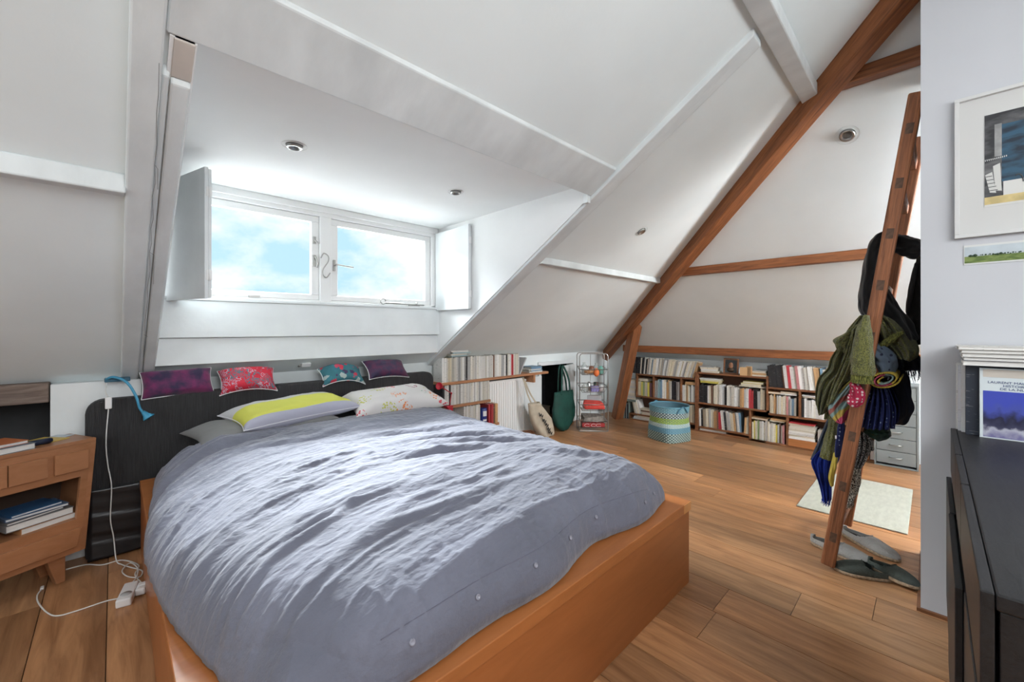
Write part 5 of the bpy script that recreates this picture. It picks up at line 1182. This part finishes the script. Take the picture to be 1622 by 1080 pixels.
SG = 'espadrilles beside the ladder foot'
shoe('pale grey espadrille partly behind the ladder foot, nearer the green pair', (2.80, .475), (2.725, .19), GRY, SG)
shoe('pale grey espadrille farther from the green pair, beside the rug', (3.06, .37), (2.88, .115), GRY, SG, .096)
shoe('dark green espadrille with its toe against the ladder foot', (2.655, .125), (2.575, .345), GRN, SG)
shoe('dark green espadrille reaching towards the partition wall', (2.705, .225), (2.62, .040), GRN, SG, .088, .058, R(-6), .012)

# ------------------------------------------------------------------ black cabinet on the camera's side with its books
cb_ = thing('sideboard', 'black painted sideboard standing against the partition wall', 'sideboard', (0, 0, 0))
CZ, CY, CX0_, CX1_ = .799, -.067, .955, 2.435
MB().box(CX0_, CX1_, -.52, CY, CZ - .026, CZ).obj('top', BLACKW, cb_, bevel=.003)
MB().box(CX0_ + .004, CX0_ + .03, -.51, CY - .004, 0, CZ - .027).obj('side_panel', BLACKW, cb_, bevel=.002)
MB().box(CX1_ - .03, CX1_ - .004, -.51, CY - .004, 0, CZ - .027).obj('side_panel', BLACKW, cb_, bevel=.002)
MB().box(CX0_ + .031, CX1_ - .031, -.505, -.49, .05, CZ - .03).obj('back_panel', BLACKW, cb_)
MB().box(CX0_ + .031, CX1_ - .031, -.489, CY - .02, .09, .11).obj('bottom_panel', BLACKW, cb_)
for xa, xb in ((CX0_ + .002, 1.572), (1.584, 1.928), (1.938, 2.425)):
    d_ = MB().box(xa, xb, CY + .0008, CY + .016, .625, CZ - .0015).obj('drawer', BLACKW, cb_, bevel=.002)
for xa, xb, dy in ((1.955, 2.42, .012), (1.40, 1.945, .015), (CX0_ + .004, 1.39, .001)):
    MB().box(xa, xb, CY + .002 + dy, CY + .016 + dy, .12, .60).obj('door', BLACKW, cb_, bevel=.002)
    MB().box(xa + .01, xb - .01, CY - .02, CY + .001 + dy, .14, .58).obj('door_frame', BLACKW, cb_)
GK = 'books on the black sideboard'
def standing(label, x0, x1, y0, y1, h, col, lean=0):
    mb = MB(); c = .0025
    mb.box(x0, x1, y1 - c, y1, 0, h).box(x0, x0 + c, y0, y1 - c, 0, h).box(x1 - c, x1, y0, y1 - c, 0, h).box(x0 + c, x1 - c, y0 + .004, y1 - c, .004, h - .004, 1)
    o = mb.obj('book', [COVER, PAPERW], None); o.location = (0, 0, CZ + .0008); o.color = (*col, 1); return tag(o, label, 'book', GK)
standing('white spined book standing closest to the partition wall on the sideboard', 2.405, 2.440, -.225, -.066, .262, (.66, .66, .66))
standing('pale white book standing second from the wall on the sideboard', 2.375, 2.403, -.23, -.070, .255, (.60, .62, .66))
standing('slim white book with a printed spine standing on the sideboard', 2.352, 2.373, -.22, -.078, .258, (.70, .70, .70))
standing('dark navy book standing behind the blue photograph cover', 2.315, 2.350, -.33, -.088, .258, (.012, .018, .032))
cv = thing('book', 'paperback facing the room with a white and blue photograph cover', 'book', (2.292, -.122, CZ + .0008), 0, GK, (0, R(2), 0))
MB().box(.002, .018, -.158, -.002, .002, .252).obj('page_block', PAPERW, cv)
COVM = mat('pale_cover', (.62, .68, .70), .35)
cvr = MB().box(0, .0018, -.16, 0, 0, .254).box(.018, .0198, -.16, 0, 0, .254).box(.0018, .018, -.0018, 0, 0, .254).obj('cover', COVM, cv)
MB().box(-.0006, 0, -.158, -.008, .222, .250).obj('cream_band', mat('cream_band', (.55, .50, .44), .5), cvr)
ph = mat('night_landscape_print', (.05, .06, .30), .3); n, L, b = nodes_of(ph)
tcn = n.new('ShaderNodeTexCoord'); sx = n.new('ShaderNodeSeparateXYZ'); L.new(tcn.outputs['Generated'], sx.inputs[0])
nz = n.new('ShaderNodeTexNoise'); nz.inputs['Scale'].default_value = 5; nz.inputs['Detail'].default_value = 8; L.new(tcn.outputs['Generated'], nz.inputs[0])
ad = n.new('ShaderNodeMath'); ad.operation = 'MULTIPLY_ADD'; ad.inputs[1].default_value = .5; L.new(nz.outputs[0], ad.inputs[0]); L.new(sx.outputs['Z'], ad.inputs[2])
cr = n.new('ShaderNodeValToRGB'); L.new(ad.outputs[0], cr.inputs[0]); els = cr.color_ramp.elements
els[0].position = .25; els[0].color = (.16, .15, .30, 1); els[1].position = 1.0; els[1].color = (.05, .07, .42, 1)
for p_, c_ in ((.42, (.42, .42, .50)), (.50, (.05, .05, .10)), (.66, (.02, .02, .05)), (.84, (.06, .08, .36))): e_ = els.new(p_); e_.color = (*c_, 1)
L.new(cr.outputs[0], b.inputs['Base Color'])
MB().box(-.0006, 0, -.158, -.008, .004, .172).obj('cover_photograph', ph, cvr)
BLUEINK = mat('blue_ink', (.02, .04, .16), .6)
def text(body, loc, size, m, parent, align='LEFT', rot=(R(90), 0, R(-90)), sx_=1):
    cu = bpy.data.curves.new('title_text', 'FONT'); cu.body = body; cu.size = size; cu.align_x = align; cu.extrude = .0002
    tmp = bpy.data.objects.new('tmp_text', cu); COL.objects.link(tmp); bpy.context.view_layer.update()
    me = bpy.data.meshes.new_from_object(tmp.evaluated_get(bpy.context.evaluated_depsgraph_get())); bpy.data.objects.remove(tmp); bpy.data.curves.remove(cu)
    me.name = 'title_text'; me.materials.clear(); me.materials.append(m)
    o = link('title_text', me, parent); o.location = loc; o.rotation_euler = rot; o.scale = (sx_, 1, 1); return o
text('LAURENT MAUVIGNIER', (-.0008, -.019, .2), .0118, BLUEINK, cvr, sx_=1.12)
text('HISTOIRE', (-.0008, -.083, .1885), .0118, BLUEINK, cvr, 'CENTER', sx_=1.12); text('DE LA NUIT', (-.0008, -.083, .177), .0118, BLUEINK, cvr, 'CENTER', sx_=1.12)
zz = CZ + .264
for i, (y0, th, w_, col) in enumerate(((-.078, .018, .24, (.60, .60, .60)), (-.080, .012, .26, (.30, .30, .32)), (-.076, .014, .25, (.62, .61, .58)), (-.074, .012, .26, (.58, .57, .54)), (-.066, .012, .27, (.66, .65, .62)))):
    mb = MB().box(2.27 - i * .006, 2.445, y0 - w_ - .1, y0 + .0, 0, .0015).box(2.27 - i * .006, 2.445, y0 - w_ - .1, y0, th - .0015, th).box(2.272 - i * .006, 2.443, y0 - w_ - .098, y0 - .002, .0015, th - .0015, 1)
    o = mb.obj('magazine', [COVERH, PAPERW], None); o.location = (0, 0, zz); o.color = (*col, 1)
    tag(o, f"{('white', 'grey', 'cream', 'pale', 'white glossy')[i]} magazine {('lowest', 'second', 'third', 'fourth', 'topmost')[i]} in the pile over the standing books", 'magazine', 'magazines on the sideboard books'); zz += th + .0008

# ------------------------------------------------------------------ pictures on the partition
PXF = PX - .0015
fp = thing('framed_artwork', 'white framed collage in black, blue and yellow on the partition wall', 'picture', (PXF, 0, 0))
FY0, FY1, FZ0, FZ1 = -.50, -.062, 1.562, 2.122
WF = mat('white_frame_lacquer', (.58, .58, .575), .35)
for a in ((FY0, FY1, FZ0, FZ0 + .014), (FY0, FY1, FZ1 - .014, FZ1)): MB().box(-.024, 0, *a).obj('frame_rail', WF, fp, bevel=.0015)
for a in ((FY0, FY0 + .014), (FY1 - .014, FY1)): MB().box(-.024, 0, a[0], a[1], FZ0 + .014, FZ1 - .014).obj('frame_side', WF, fp, bevel=.0015)
MB().box(-.008, -.001, FY0 + .014, FY1 - .014, FZ0 + .014, FZ1 - .014).obj('mount', mat('mount_card', (.56, .56, .55), .8), fp)
pr_ = MB().box(-.0095, -.0081, -.42, -.142, 1.675, 2.034).obj('print', mat('print_paper', (.60, .60, .58), .7), fp)
def patch(y0, y1, z0, z1_, m, k=1): return MB().box(-.0096 - .0003 * k, -.0095 - .0003 * (k - 1), y0, y1, z0, z1_).obj('printed_patch', m, pr_)
patch(-.42, -.1425, 1.86, 2.033, mat('charcoal_wash', (.16, .16, .165), .7, color2=(.025, .026, .03), ramp=(.4, .68), vscale=9, stretch=(1, 1, 3)), 1)
patch(-.19, -.1425, 1.71, 1.859, mat('charcoal_wash'), 1)
patch(-.42, -.186, 1.765, 1.985, mat('blue_wash', (.018, .075, .13), .6, color2=(.004, .014, .03), ramp=(.38, .62), vscale=14, stretch=(1, 1, 3)), 2)
patch(-.186, -.168, 1.865, 1.99, mat('grey_wash', (.30, .30, .30), .7, var=.3, vscale=20), 2)
patch(-.42, -.1425, 1.683, 1.712, mat('yellow_wash', (.60, .48, .22), .7, var=.25, vscale=20), 2)
lt = mat('lattice_white', (.55, .55, .53), .7); 
for (y0, z0, y1, z1_) in ((-.172, 1.725, -.148, 1.80), (-.186, 1.73, -.168, 1.83)):
    MB().prism([(-.0105, y0, z0), (-.0105, y0 + .016, z0 + .004), (-.0105, y1 + .004, z1_), (-.0105, y1 - .014, z1_ + .008)], (.0004, 0, 0)).obj('printed_patch', lt, pr_)
for k in range(5): MB().box(-.0112, -.0106, -.176 + k * .0035, -.150 + k * .001, 1.735 + k * .014, 1.7375 + k * .014).obj('printed_line', mat('charcoal_line', (.06, .06, .06), .7), pr_)
MB().tube([(-.0108, -.226 + .012 * math.cos(R(a)), 1.755 + .028 * math.sin(R(a))) for a in range(60, 200, 14)], .0016, 5).obj('printed_line', mat('charcoal_line'), pr_)
for k in range(12): MB().box(-.0112, -.0108, -.146 - k * .0048, -.1435 - k * .0048, 1.853 + k * .0004, 1.857 + k * .0006).obj('printed_line', mat('print_white_ink', (.5, .5, .5), .6), pr_)
wp = thing('watercolour', 'small unframed watercolour of green fields pinned below the white frame', 'picture', (PXF, 0, 0))
MB().box(-.0015, 0, -.36, -.088, 1.455, 1.533).obj('paper', mat('watercolour_paper', (.62, .63, .62), .8), wp)
MB().box(-.0019, -.0016, -.358, -.090, 1.487, 1.525).obj('painted_sky', mat('pale_sky_wash', (.48, .54, .58), .8, var=.15, vscale=14), wp)
MB().box(-.0019, -.0016, -.358, -.090, 1.461, 1.4869).obj('painted_field', mat('green_field_wash', (.20, .26, .08), .8, color2=(.09, .14, .035), ramp=(.4, .6), vscale=26, stretch=(1, 1, 3)), wp)
tr_ = MB()
for k in range(40):
    y_ = -.098 - k * .0064 - rb.uniform(0, .004); w_ = rb.uniform(.0012, .0036) * (1.6 if rb.random() < .15 else 1)
    tr_.lathe([(.001, 0), (w_, .0003), (.001, .0006)], (-.0019, y_, 1.488 + rb.uniform(0, .003)), 8, M=Matrix.Rotation(R(-90), 3, 'Y'))
o = tr_.obj('painted_trees', mat('dark_tree_wash', (.03, .06, .03), .8), wp); o['kind'] = 'stuff'
